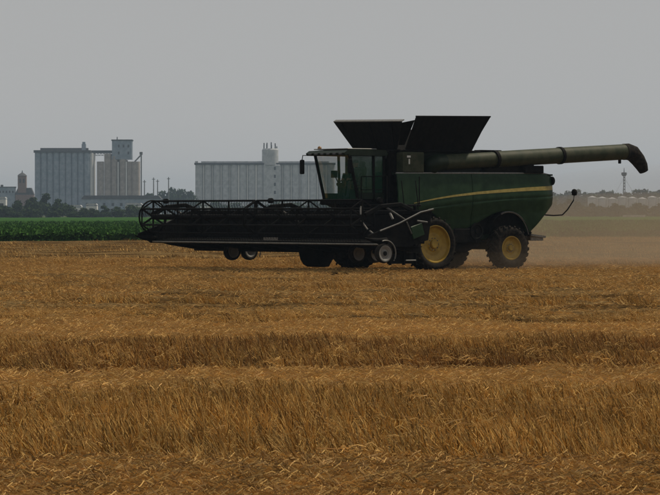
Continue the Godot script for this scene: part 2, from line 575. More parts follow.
func make_town() -> void:
	var d := 1900.0
	var u := d / FOCAL
	var s: SurfaceTool
	# small tower building at the left edge
	var b := thing("tower_building", "small building with square belfry tower and pointed cap at far left", "building", far_at(22.5, 212, d) * Vector3(1, 0, 1))
	s = S()
	box(s, Vector3(2.5 * u, 9.5 * u, 0), Vector3(18 * u, 22 * u, 12 * u), 0.1)
	obj("wall", s, M.brick_pink, b)
	s = S()
	prism(s, [Vector2(-7.5 * u, 20.5 * u), Vector2(12.0 * u, 20.5 * u), Vector2(9.0 * u, 27.5 * u), Vector2(-4.0 * u, 27.5 * u)], -5 * u, 5 * u)
	obj("roof", s, M.roof_dark, b)
	s = S()
	box(s, Vector3(0, 31.0 * u, 2 * u), Vector3(8.4 * u, 17 * u, 7 * u), 0.1)
	var tw := obj("tower", s, M.brick_pink, b)
	s = S()
	lathe(s, Vector3(0, 39.4 * u, 2 * u), Basis(Vector3.UP, PI / 4), [Vector2(0, 0), Vector2(6.4 * u, 0), Vector2(4.2 * u, 1.8 * u), Vector2(0.7 * u, 3.4 * u), Vector2(0.4 * u, 5.4 * u), Vector2(0, 5.5 * u)], 4)
	obj("cap", s, M.roof_dark, tw)
	for k in 2:
		s = S()
		box(s, Vector3((-1.8 + 3.6 * k) * u, 34.5 * u, 5.55 * u), Vector3(1.5 * u, 4.2 * u, 0.3), 0.03)
		obj("opening", s, M.window_glass, tw)
	b = thing("flat_roofed_building", "dark flat-roofed block at the left edge beside the belfry tower", "building", far_at(7.0, 212, d) * Vector3(1, 0, 1))
	s = S()
	box(s, Vector3(0, 13.0 * u, 0), Vector3(17 * u, 30 * u, 10 * u), 0.1)
	obj("wall", s, M.concrete_blue, b)
	s = S()
	box(s, Vector3(0, 28.3 * u, 0), Vector3(18 * u, 0.8 * u, 11 * u), 0.1)
	box(s, Vector3(-5.0 * u, 29.6 * u, 0), Vector3(2.6 * u, 2.0 * u, 2 * u), 0.1)
	obj("roof", s, M.roof_dark, b)
	for k in 5:
		s = S()
		box(s, Vector3((-6.4 + 3.2 * k) * u, 23.5 * u, 5.05 * u), Vector3(1.4 * u, 2.2 * u, 0.3), 0.03)
		obj("window", s, M.window_glass, b)
	# white sheds
	for a in [[2.0, 9.0, 203.0, 197.0, "white shed with sloping roof at the left edge above the shrubs"], [92.0, 11.0, 210.0, 203.5, "white shed below the blue-grey elevator"], [76.0, 12.0, 210.0, 205.0, "low grey-white shed left of the white shed under the elevator"], [134.0, 17.0, 207.0, 203.0, "long low white-roofed shed below the tan elevator"], [205.0, 9.0, 210.0, 203.5, "pale shed in front of the grey elevator's left end"]]:
		var dd := 1150.0
		var uu := dd / FOCAL
		b = thing("shed", a[4], "shed", far_at(a[0], 212, dd) * Vector3(1, 0, 1))
		var h: float = (212.0 - a[3]) * uu + EYE
		s = S()
		box(s, Vector3(0, (h - 0.9) * 0.5 - 0.2, 0), Vector3(a[1] * uu, h - 0.5, 5.0), 0.05)
		obj("wall", s, M.white_wall, b)
		s = S()
		prism(s, [Vector2(-a[1] * 0.53 * uu, h - 0.65), Vector2(a[1] * 0.53 * uu, h - 0.65), Vector2(a[1] * 0.4 * uu, h), Vector2(-a[1] * 0.4 * uu, h)], -2.8, 2.8)
		obj("roof", s, M.galvanised, b)
		s = S()
		box(s, Vector3(0, h * 0.5 - 0.6, 2.52), Vector3(1.6, h * 0.55, 0.1), 0.02)
		obj("door", s, M.roof_dark, b)
	# long dark sheds at the foot of the tan elevator
	b = thing("warehouse", "long dark-roofed warehouse along the foot of the tan elevator", "warehouse", far_at(122, 212, 1800.0) * Vector3(1, 0, 1))
	u = 1800.0 / FOCAL
	s = S()
	box(s, Vector3(0, 8.0 * u, 0), Vector3(78 * u, 18 * u, 12), 0.1)
	obj("wall", s, M.concrete_blue, b)
	s = S()
	prism(s, [Vector2(-40 * u, 16.5 * u), Vector2(40 * u, 16.5 * u), Vector2(37 * u, 20.0 * u), Vector2(-37 * u, 20.0 * u)], -6.5, 6.5)
	obj("roof", s, M.roof_dark, b)
	for k in 9:
		s = S()
		box(s, Vector3((-34.0 + 8.5 * k) * u, 11.0 * u, 6.05), Vector3(2.4 * u, 3.0 * u, 0.2), 0.03)
		obj("window", s, M.window_glass, b)
	# masts left of the grey elevator
	var lab := ["thin bare pole, leftmost of four beside the tan elevator", "thin bare pole, second of four beside the tan elevator", "short thin pole, third of four beside the tan elevator", "thin bare pole, nearest of four to the grey elevator"]
	var mx := [144.5, 153.6, 157.6, 168.6]
	var my := [180.0, 177.5, 179.5, 177.0]
	for k in 4:
		b = thing("pole", lab[k], "pole", far_at(mx[k], 212, 1850.0) * Vector3(1, 0, 1), 0.0, "thin poles between the elevators")
		s = S()
		var h: float = (212.0 - my[k]) * 1850.0 / FOCAL + 2.0
		tube(s, [Vector3(0, -0.2, 0), Vector3(0, h, 0)], [0.42, 0.26], 8)
		obj("shaft", s, M.dull_metal, b)
		s = S()
		box(s, Vector3(0, h - 1.0, 0), Vector3(1.9, 0.35, 0.35), 0.03)
		obj("crossarm", s, M.dull_metal, b)
	# guyed mast at the right
	b = thing("radio_mast", "guyed lattice mast with a platform near its top, far right below the auger spout", "mast", far_at(624, 212, 1950.0) * Vector3(1, 0, 1))
	u = 1950.0 / FOCAL
	var H := (212.0 - 168.0) * u + 2.0
	s = S()
	for k in 3:
		var a := k * TAU / 3.0
		tube(s, [Vector3(cos(a) * 0.9, -0.2, sin(a) * 0.9), Vector3(cos(a) * 0.55, H * 0.9, sin(a) * 0.55)], 0.2, 6)
	for j in 14:
		var y0 := H * 0.9 * j / 14.0
		var y1 := H * 0.9 * (j + 1) / 14.0
		for k in 3:
			var a := k * TAU / 3.0
			var a2 := (k + 1) * TAU / 3.0
			tube(s, [Vector3(cos(a) * 0.75, y0, sin(a) * 0.75), Vector3(cos(a2) * 0.75, y1, sin(a2) * 0.75)], 0.13, 5)
	obj("lattice", s, M.dark_steel, b)
	s = S()
	lathe(s, Vector3(0, H * 0.83, 0), Basis(), [Vector2(0, 0), Vector2(1.0, 0), Vector2(1.7, 0.8), Vector2(1.7, 2.2), Vector2(0, 2.4)], 12)
	obj("platform", s, M.dark_steel, b)
	s = S()
	tube(s, [Vector3(0, H * 0.88, 0), Vector3(0, H, 0)], [0.35, 0.18], 6)
	obj("antenna", s, M.dark_steel, b)
	for k in 3:
		var a := k * TAU / 3.0 + 0.5
		s = S()
		tube(s, [Vector3(0, H * 0.8, 0), Vector3(cos(a) * 16.0, 0, sin(a) * 16.0)], 0.06, 4)
		obj("guy_wire", s, M.dull_metal, b)
	# pale low wall at the right
	b = thing("low_wall", "low tan wall in front of the trees at far right", "wall", far_at(634, 212, 1050.0) * Vector3(1, 0, 1))
	s = S()
	box(s, Vector3(0, 0.35, 0), Vector3(7.5, 1.1, 0.4), 0.04)
	obj("panel", s, M.concrete_tan, b)
	s = S()
	box(s, Vector3(0, 0.95, 0), Vector3(7.7, 0.1, 0.55), 0.02)
	obj("coping", s, M.concrete_grey, b)

# ---------------------------------------------------------------- trees
func tree_mesh(seed_: int, w: float, h: float, low: float) -> Array:
	# leaf clumps spread through several lobes, and a trunk with limbs
	var r := RandomNumberGenerator.new()
	r.seed = seed_
	var lobes := []
	for i in 11:
		var a := r.randf() * TAU
		var q := sqrt(r.randf())
		lobes.append([Vector3(cos(a) * q * w * 0.36, lerpf(low + 0.12, 0.86 - 0.25 * q, r.randf()) * h, sin(a) * q * w * 0.36), w * (0.17 + 0.12 * r.randf())])
	lobes.append([Vector3(0, h * 0.8, 0), w * 0.2])
	var st := S()
	for lb in lobes:
		for k in 170:
			var dir := Vector3(r.randf() - 0.5, r.randf() - 0.5, r.randf() - 0.5).normalized()
			var c: Vector3 = lb[0] + dir * lb[1] * (0.45 + 0.65 * r.randf()) * Vector3(1, 0.8, 1)
			if c.y < low * h: continue
			var u := Vector3(r.randf() - 0.5, r.randf() - 0.5, r.randf() - 0.5).normalized()
			var v := u.cross(dir).normalized()
			var sz := 0.20 + 0.32 * r.randf()
			var vv := 0.65 + 0.7 * r.randf()
			st.set_color(Color(0.040 * vv, 0.062 * vv, 0.026 * vv))
			quad(st, c - u * sz, c + v * sz * 0.7, c + u * sz, c - v * sz * 0.7)
	st.generate_normals()
	var tr := S()
	tube(tr, [Vector3(0, -0.3, 0), Vector3(0.05, h * 0.3, 0), Vector3(0, h * 0.75, 0.05)], [0.035 * h, 0.026 * h, 0.008 * h], 7)
	for lb in lobes:
		tube(tr, [Vector3(0.03, h * 0.28 + 0.1 * lb[0].y, 0), lb[0]], [0.014 * h, 0.004 * h], 5)
	tr.generate_normals()
	return [st.commit(), tr.commit()]

func make_trees() -> void:
	var leaf := StandardMaterial3D.new()
	leaf.vertex_color_use_as_albedo = true
	leaf.roughness = 0.8
	leaf.metallic_specular = 0.1
	leaf.cull_mode = BaseMaterial3D.CULL_DISABLED
	leaf.backlight_enabled = true
	leaf.backlight = lin(0.02, 0.035, 0.01)
	M["leaf"] = leaf
	var kinds := []
	for k in 7:
		var low: float = [0.0, 0.02, 0.05, 0.0, 0.1, 0.02, 0.08][k]
		kinds.append(tree_mesh(100 + k, 6.5 + 0.6 * (k % 3), 6.0 + 0.5 * (k % 4), low))
	var put := func(called: String, label: String, cat: String, px: float, ptop: float, pw: float, dd: float, group: String, k: int) -> void:
		var at := far_at(px, 212, dd)
		at.y = -0.1
		var t := thing(called, label, cat, at, rng.randf() * TAU, group)
		var c := MeshInstance3D.new()
		c.name = "crown"
		c.mesh = kinds[k % 7][0]
		c.material_override = leaf
		t.add_child(c, true)
		var b := MeshInstance3D.new()
		b.name = "trunk"
		b.mesh = kinds[k % 7][1]
		b.material_override = M.bark
		t.add_child(b, true)
		var h: float = (212.0 - ptop) * dd / FOCAL + EYE
		var bb: AABB = kinds[k % 7][0].get_aabb()
		t.scale = Vector3(pw * dd / FOCAL / bb.size.x, h / bb.end.y, pw * dd / FOCAL / bb.size.x)
	# shrubs at the left, behind the green crop: column, top row, width, distance
	var left := [
		[4, 204, 22, 1010, "dark low shrub at the left picture edge behind the green crop"],
		[18, 199, 20, 1060, "rounded shrub below the belfry tower"],
		[33, 196, 22, 1090, "taller bushy tree left of the blue-grey elevator's foot"],
		[46, 192.5, 24, 1120, "tallest light green tree in front of the blue-grey elevator"],
		[58, 198, 20, 1080, "mid-height bushy tree at the middle of the blue-grey elevator"],
		[30, 207, 20, 985, "low dark bush in front of the taller tree at left"],
		[54, 206, 18, 980, "very dark round bush near the middle of the left shrubs"],
		[70, 204, 20, 1040, "spreading shrub left of the white shed under the elevator"],
		[84, 207, 18, 1000, "low shrub hiding the foot of the white shed"],
		[93, 208, 16, 985, "small dark bush right of the white shed's door"],
		[104, 205, 20, 1050, "green bush below the conveyor bridge"],
		[117, 206, 20, 1020, "bush below the tan elevator's headhouse"],
		[131, 204, 20, 1045, "bush just left of the combine's reel end"],
		[146, 205, 22, 1010, "bush partly hidden behind the far reel end"],
		[14, 210, 18, 970, "lowest bush near the left edge by the crop"],
		[72, 211, 18, 968, "low clump of brush between the two darkest bushes"],
	]
	var i := 0
	for a in left:
		put.call("bushy_tree" if a[1] < 200 else "shrub", a[4], "tree" if a[1] < 200 else "shrub", a[0], a[1], a[2], a[3], "trees and shrubs behind the green crop, left", i)
		i += 1
	# far trees between the elevators
	for a in [[150, 192, 14], [162, 190, 13], [172, 186.5, 12], [181, 188, 13], [190, 190, 12], [200, 200, 16], [216, 201, 18], [236, 202, 18], [256, 202, 18], [276, 201, 18], [296, 202, 18], [314, 200, 16]]:
		put.call("far_tree", "hazy far tree in the line between the two groups of elevators" if a[0] < 195 else "hazy low tree at the foot of the grey elevator, behind the reel", "tree", a[0], a[1], a[2] + 9, 1930.0 if a[0] < 195 else 1700.0, "far trees between the elevators" if a[0] < 195 else "low trees at the foot of the grey elevator", i)
		i += 1
	# far wood behind the bins at the right
	for k in 15:
		var px := 552.0 + k * 8.4
		var ty := 190.5 + 2.0 * sin(k * 1.7) - (2.0 if k > 10 else 0.0)
		put.call("far_tree", "hazy grey-blue tree in the wood behind the grain bins", "tree", px, ty, 24.0, 2150.0 + 25.0 * (k % 3), "wood behind the grain bins at right", i)
		i += 1
	for k in 16:
		var px := 554.0 + k * 7.6
		put.call("shrub", "hazy low shrub in front of the grain bins at far right", "shrub", px, 204.5 + 2.6 * sin(k * 2.1) + (-4.0 if k < 4 else 0.0), 18.0, 1120.0 + 30.0 * (k % 4), "shrubs in front of the grain bins at right", i)
		i += 1
	# behind the machine
	for k in 10:
		var px := 330.0 + k * 24.0
		put.call("far_tree", "tree of the distant line mostly hidden behind the combine's body", "tree", px, 196.0 + 3.0 * sin(k * 1.3), 20.0, 1500.0, "tree line hidden behind the combine", i)
		i += 1

# ---------------------------------------------------------------- combine
const TURN := 38.0
var comb: Node3D

func poly_at(pts: Array, x: float) -> float:
	for i in pts.size() - 1:
		if x <= pts[i + 1].x:
			var t: float = clampf((x - pts[i].x) / (pts[i + 1].x - pts[i].x), 0.0, 1.0)
			return lerpf(pts[i].y, pts[i + 1].y, t)
	return pts[-1].y

var low_edge := [Vector2(-1.4, 2.26), Vector2(-0.6, 2.25), Vector2(0.04, 2.06), Vector2(0.3, 1.93), Vector2(0.75, 1.58), Vector2(1.17, 1.36), Vector2(1.5, 1.38), Vector2(1.9, 1.48), Vector2(2.42, 1.70), Vector2(2.75, 1.86), Vector2(3.05, 1.98), Vector2(3.35, 2.05), Vector2(3.68, 2.06), Vector2(3.95, 2.02), Vector2(4.2, 1.92), Vector2(4.4, 1.76), Vector2(4.55, 1.55), Vector2(4.66, 1.28), Vector2(4.85, 1.34), Vector2(5.1, 1.55), Vector2(5.4, 1.84), Vector2(5.7, 2.08), Vector2(5.96, 2.28)]
var top_edge := [Vector2(-1.4, 3.36), Vector2(2.0, 3.39), Vector2(5.5, 3.40), Vector2(5.9, 3.36), Vector2(5.96, 3.28)]

func shield_pt(x: float, y: float) -> Vector3:
	# the moulded side: bulges outward, drawn in at the ends and toward the bottom
	var z := 1.52 + 0.10 * sin(clampf((y - 1.2) / 2.2, 0.0, 1.0) * PI)
	# crease below the stripe
	var cr := stripe_y(x) - 0.30
	if y < cr: z -= 0.10 * clampf((cr - y) / 0.5, 0.0, 1.0)
	if x > 5.2: z -= 0.22 * pow((x - 5.2) / 0.76, 2.0)
	return Vector3(x, y, z)

func stripe_y(x: float) -> float:
	return poly_at([Vector2(-0.75, 2.33), Vector2(-0.2, 2.42), Vector2(0.4, 2.51), Vector2(1.13, 2.60), Vector2(2.2, 2.70), Vector2(3.39, 2.78), Vector2(4.6, 2.85), Vector2(5.95, 2.90)], x)

func shield(x0: float, x1: float, y0f, y1f, side: float) -> SurfaceTool:
	var st := S()
	var nx := int(ceil((x1 - x0) / 0.07))
	var ny := 14
	var outer := []
	var inner := []
	for i in nx + 1:
		var x := lerpf(x0, x1, float(i) / nx)
		var a: float = y0f.call(x)
		var b: float = y1f.call(x)
		var ro := []
		var ri := []
		for j in ny + 1:
			var p := shield_pt(x, lerpf(a, b, float(j) / ny))
			# rolled edge
			var e: float = min(j, ny - j)
			var q := p
			if e == 0: p.z -= 0.018
			p.z *= side
			q.z = (q.z - 0.05) * side
			ro.append(p)
			ri.append(q)
		outer.append(ro)
		inner.append(ri)
	st.set_smooth_group(1)
	for i in nx:
		for j in ny:
			quad(st, outer[i][j], outer[i + 1][j], outer[i + 1][j + 1], outer[i][j + 1])
	st.set_smooth_group(2)
	for i in nx:
		for j in ny:
			quad(st, inner[i][j], inner[i][j + 1], inner[i + 1][j + 1], inner[i + 1][j])
	st.set_smooth_group(-1)
	for i in nx:
		quad(st, outer[i][0], inner[i][0], inner[i + 1][0], outer[i + 1][0])
		quad(st, outer[i][ny], inner[i][ny], inner[i + 1][ny], outer[i + 1][ny])
	for j in ny:
		quad(st, outer[0][j], inner[0][j], inner[0][j + 1], outer[0][j + 1])
		quad(st, outer[nx][j], inner[nx][j], inner[nx][j + 1], outer[nx][j + 1])
	return st

func tyre_shape(R: float, w: float, rim: float, lugs: int) -> SurfaceTool:
	var st := S()
	var h := w * 0.5
	var bs := Basis(Vector3.RIGHT, PI / 2)   # axis along z
	var r0 := R - 0.055
	var prof := [Vector2(rim - 0.03, -h * 0.72), Vector2(rim + 0.02, -h * 0.84), Vector2(lerpf(rim, r0, 0.45), -h * 1.0), Vector2(lerpf(rim, r0, 0.8), -h * 0.98), Vector2(r0 - 0.03, -h * 0.9), Vector2(r0, -h * 0.72), Vector2(r0 + 0.012, 0), Vector2(r0, h * 0.72), Vector2(r0 - 0.03, h * 0.9), Vector2(lerpf(rim, r0, 0.8), h * 0.98), Vector2(lerpf(rim, r0, 0.45), h), Vector2(rim + 0.02, h * 0.84), Vector2(rim - 0.03, h * 0.72), Vector2(rim - 0.03, -h * 0.72)]
	lathe(st, Vector3.ZERO, bs, prof, 48, true)
	# chevron lugs
	st.set_smooth_group(-1)
	for side in [-1, 1]:
		for k in lugs:
			var t := TAU * (k + (0.5 if side > 0 else 0.0)) / lugs
			var sw := 0.26
			var p := func(f: float, r: float, wd: float) -> Vector3:
				# f 0 at the middle .. 1 at the shoulder, swept backward
				var ang := t + sw * (f - 0.5) + wd
				return Vector3(cos(ang) * r, sin(ang) * r, side * lerpf(-0.02, h * 0.97, f))
			var wd := 0.036 * 0.95 / R
			var prev := []
			for f in [0.0, 0.45, 0.85, 1.0]:
				var ro: float = R if f < 0.9 else R - 0.035
				var ri: float = r0 - 0.03 if f < 0.9 else r0 - 0.10
				var c := [p.call(f, ri, -wd * 1.3), p.call(f, ro, -wd), p.call(f, ro, wd), p.call(f, ri, wd * 1.3)]
				if prev:
					for q in 3:
						quad(st, prev[q], c[q], c[q + 1], prev[q + 1])
				else:
					quad(st, c[0], c[1], c[2], c[3])
				prev = c
			quad(st, prev[0], prev[1], prev[2], prev[3])
	return st

func rim_shape(r: float, w: float, side: float, dish: float) -> SurfaceTool:
	var st := S()
	var h := w * 0.5
	var bs := Basis(Vector3.RIGHT, PI / 2 * side)
	lathe(st, Vector3.ZERO, bs, [Vector2(r * 0.97, -h * 0.74), Vector2(r + 0.02, h * 0.80), Vector2(r + 0.015, h * 0.85), Vector2(r - 0.02, h * 0.85), Vector2(r - 0.06, h * 0.62), Vector2(r - 0.09, h * 0.62 - dish * 0.4), Vector2(r * 0.62, h * 0.62 - dish), Vector2(r * 0.42, h * 0.62 - dish), Vector2(r * 0.36, h * 0.62 - dish + 0.03), Vector2(0, h * 0.62 - dish + 0.03)], 40)
	return st

func make_wheel(called: String, at: Vector3, R: float, w: float, rim: float, side: float, steer := 0.0) -> Node3D:
	var n := part(called, comb)
	n.position = at
	n.rotation.y = steer
	obj("tyre", tyre_shape(R, w, rim, 22), M.rubber, n)
	obj("rim", rim_shape(rim, w, side, 0.06 if R > 0.85 else 0.05), M.yellow_paint, n)
	var st := S()
	var h := w * 0.5
	var bs := Basis(Vector3.RIGHT, PI / 2 * side)
	var z0 := h * 0.62 - 0.03
	lathe(st, Vector3.ZERO, bs, [Vector2(rim * 0.24, z0 - 0.05), Vector2(rim * 0.24, z0 + 0.06), Vector2(rim * 0.2, z0 + 0.09), Vector2(0, z0 + 0.09)], 20)
	obj("hub", st, M.yellow_paint, n)
	for k in 10:
		st = S()
		var a := TAU * k / 10.0
		lathe(st, Vector3(cos(a) * rim * 0.33, sin(a) * rim * 0.33, 0), bs, [Vector2(0.02, z0 - 0.05), Vector2(0.02, z0 + 0.03), Vector2(0, z0 + 0.03)], 6)
		obj("bolt", st, M.dull_metal, n)
	return n

func make_combine() -> void:
	comb = thing("combine_harvester", "dark green combine harvester with raised wide header, open tank covers and folded auger", "combine harvester", Vector3((400.0 - 330.0) / FOCAL * 110.0, 0, -110.0), deg_to_rad(TURN))
	body_parts()
	tank_parts()
	auger_parts()
	cab_parts()
	wheel_parts()
	ladder_parts()
	header_parts()

func body_parts() -> void:
	var st: SurfaceTool
	# inner chassis
	st = S()
	prism(st, [Vector2(-1.2, 1.5), Vector2(-1.2, 3.3), Vector2(5.6, 3.3), Vector2(5.7, 2.3), Vector2(4.7, 1.25), Vector2(3.0, 1.15), Vector2(2.6, 0.95), Vector2(0.9, 0.85), Vector2(0.3, 1.1)], -1.25, 1.25)
	obj("chassis", st, M.black_paint, comb)
	for side in [1.0, -1.0]:
		var mid := func(x: float) -> float: return stripe_y(x) - 0.302
		var mid_hi := func(x: float) -> float: return stripe_y(x) - 0.298
		var bot := func(x: float) -> float: return minf(poly_at(low_edge, x), stripe_y(x) - 0.34)
		var top := func(x: float) -> float: return poly_at(top_edge, x)
		obj("upper_shield", shield(-1.38, 1.98, mid_hi, top, side), M.green_paint, comb)
		obj("upper_shield", shield(2.0, 5.95, mid_hi, top, side), M.green_paint, comb)
		obj("lower_shield", shield(-0.05, 1.98, bot, mid, side), M.green_paint, comb)
		obj("lower_shield", shield(2.0, 5.95, bot, mid, side), M.green_paint, comb)
		# the front corner below the upper shield
		# yellow stripe, proud of the shields
		st = S()
		var prev := []
		var nn := 90
		for i in nn + 1:
			var x := lerpf(-0.7, 5.93, float(i) / nn)
			var w := lerpf(0.010, 0.075, pow(float(i) / nn, 0.8))
			var y := stripe_y(x)
			var c := []
			for q in [[-w, 0.0], [-w, 0.006], [w, 0.006], [w, 0.0]]:
				var p := shield_pt(x, y + q[0])
				p.z = (p.z + q[1]) * side
				c.append(p)
			if prev:
				st.set_smooth_group(-1)
				for q in 3:
					quad(st, prev[q], c[q], c[q + 1], prev[q + 1])
			prev = c
		obj("stripe", st, M.stripe_yellow, comb)
		# cap tube along the shield's top edge, its highlight put in as pale grey
		st = S()
		tube(st, [Vector3(-1.38, 3.37, 1.47 * side), Vector3(2.0, 3.40, 1.49 * side), Vector3(5.4, 3.41, 1.46 * side), Vector3(5.85, 3.36, 1.3 * side)], 0.035, 8)
		obj("top_highlight", st, M.trim_highlight_grey, comb)
		# rear wheel arch liner
		st = S()
		var pv := []
		for i in 19:
			var a := lerpf(0.05, PI - 0.25, i / 18.0)
			var p := Vector3(3.72 + cos(a) * 1.0, 0.98 + sin(a) * 1.07, 0)
			if pv:
				quad(st, Vector3(pv[0], pv[1], 0.9 * side), Vector3(p.x, p.y, 0.9 * side), Vector3(p.x, p.y, 1.56 * side), Vector3(pv[0], pv[1], 1.56 * side))
			pv = [p.x, p.y]
		obj("wheel_arch", st, M.black_paint, comb)
		st = S()
		var arc := []
		for i in 15:
			var a := lerpf(0.25, PI * 0.62, i / 14.0)
			arc.append(Vector3(3.75 + cos(a) * 0.98, 0.98 + sin(a) * 1.06, 1.50 * side))
		tube(st, arc, 0.03, 7)
		obj("arch_highlight", st, M.trim_highlight_grey, comb)  # highlight on top of the arch, drawn as a pale grey tube
	# top deck
	st = S()
	box(st, Vector3(2.3, 3.36, 0), Vector3(7.2, 0.06, 2.9), 0.01)
	obj("top_deck", st, M.dark_green_paint, comb)
	# engine deck behind the tank
	st = S()
	box(st, Vector3(4.15, 3.62, -0.1), Vector3(2.5, 0.46, 2.3), 0.06)
	obj("engine_hood", st, M.black_paint, comb)
	st = S()
	tube(st, [Vector3(3.4, 3.8, -0.5), Vector3(3.4, 4.05, -0.5)], 0.09, 10)
	obj("exhaust", st, M.dull_metal, comb)
	# rear wall
	st = S()
	plate(st, Vector3(5.90, 3.32, -1.3), Vector3(5.90, 3.32, 1.3), Vector3(5.93, 2.28, 1.3), Vector3(5.93, 2.28, -1.3), 0.05)
	plate(st, Vector3(5.93, 2.26, -1.28), Vector3(5.93, 2.26, 1.28), Vector3(4.8, 1.33, 1.28), Vector3(4.8, 1.33, -1.28), 0.05)
	obj("rear_panel", st, M.green_paint, comb)
	for side in [1.0, -1.0]:
		st = S()
		box(st, Vector3(5.96, 3.05, 1.12 * side), Vector3(0.06, 0.26, 0.16), 0.02)
		obj("tail_light", st, M.red_lens, comb)
	# bulge lamp at the rear upper corner
	st = S()
	lathe(st, Vector3(5.93, 3.15, 1.32), Basis(Vector3.FORWARD, PI / 2), [Vector2(0.16, -0.06), Vector2(0.16, 0.05), Vector2(0.1, 0.1), Vector2(0, 0.11)], 14)
	obj("rear_lamp", st, M.black_paint, comb)
	# straw chopper and its tailboard
	st = S()
	prism(st, [Vector2(4.5, 1.0), Vector2(4.5, 1.5), Vector2(4.95, 1.55), Vector2(5.2, 1.3), Vector2(5.0, 0.95)], -1.1, 1.1)
	obj("straw_chopper", st, M.black_paint, comb)
	st = S()
	plate(st, Vector3(4.95, 1.22, -1.3), Vector3(4.95, 1.22, 1.35), Vector3(5.65, 1.14, 1.35), Vector3(5.65, 1.14, -1.3), 0.07)
	for k in 7:
		var z := -1.2 + k * 0.41
		box(st, Vector3(5.3, 1.07, z), Vector3(0.6, 0.13, 0.02), 0.004)
	obj("tailboard", st, M.dull_metal, comb)
	# lamp on a bent arm
	for side in [1.0, -1.0]:
		st = S()
		tube(st, [Vector3(5.7, 1.93, 1.25 * side), Vector3(5.8, 1.91, 1.6 * side), Vector3(6.2, 1.93, 1.62 * side), Vector3(6.45, 2.12, 1.62 * side), Vector3(6.74, 2.45, 1.62 * side), Vector3(6.78, 2.66, 1.62 * side)], 0.024, 7)
		var arm := obj("lamp_arm", st, M.black_paint, comb)
		st = S()
		lathe(st, Vector3(6.78, 2.62, 1.62 * side), Basis(), [Vector2(0, 0), Vector2(0.09, 0.02), Vector2(0.11, 0.12), Vector2(0.08, 0.22), Vector2(0, 0.25)], 12, true)
		obj("lamp", st, M.black_paint, arm)
	# underside: axles, frame rails, sieve pan
	st = S()
	box(st, Vector3(-0.4, 0.98, 0), Vector3(0.42, 0.42, 3.6), 0.04)
	obj("front_axle", st, M.dark_green_paint, comb)
	st = S()
	box(st, Vector3(3.55, 0.85, 0), Vector3(0.3, 0.3, 3.0), 0.04)
	obj("rear_axle", st, M.dark_green_paint, comb)
	for side in [1.0, -1.0]:
		st = S()
		box(st, Vector3(1.7, 1.15, 1.2 * side), Vector3(4.2, 0.2, 0.14), 0.02)
		obj("frame_rail", st, M.dark_green_paint, comb)
	st = S()
	prism(st, [Vector2(0.7, 0.75), Vector2(0.6, 1.3), Vector2(2.6, 1.3), Vector2(2.5, 0.85), Vector2(1.9, 0.62)], -1.35, 1.35)
	obj("cleaning_shoe", st, M.black_paint, comb)
	# fuel tank / drive cover between the wheels, left
	st = S()
	box(st, Vector3(1.75, 1.2, 1.38), Vector3(1.1, 0.55, 0.24), 0.05)
	obj("drive_cover", st, M.black_paint, comb)
	st = S()
	lathe(st, Vector3(2.25, 1.35, 1.5), Basis(Vector3.RIGHT, PI / 2), [Vector2(0.30, -0.05), Vector2(0.30, 0.03), Vector2(0.24, 0.03), Vector2(0.22, -0.01), Vector2(0.08, -0.01), Vector2(0.07, 0.04), Vector2(0, 0.04)], 24)
	obj("belt_pulley", st, M.black_paint, comb)

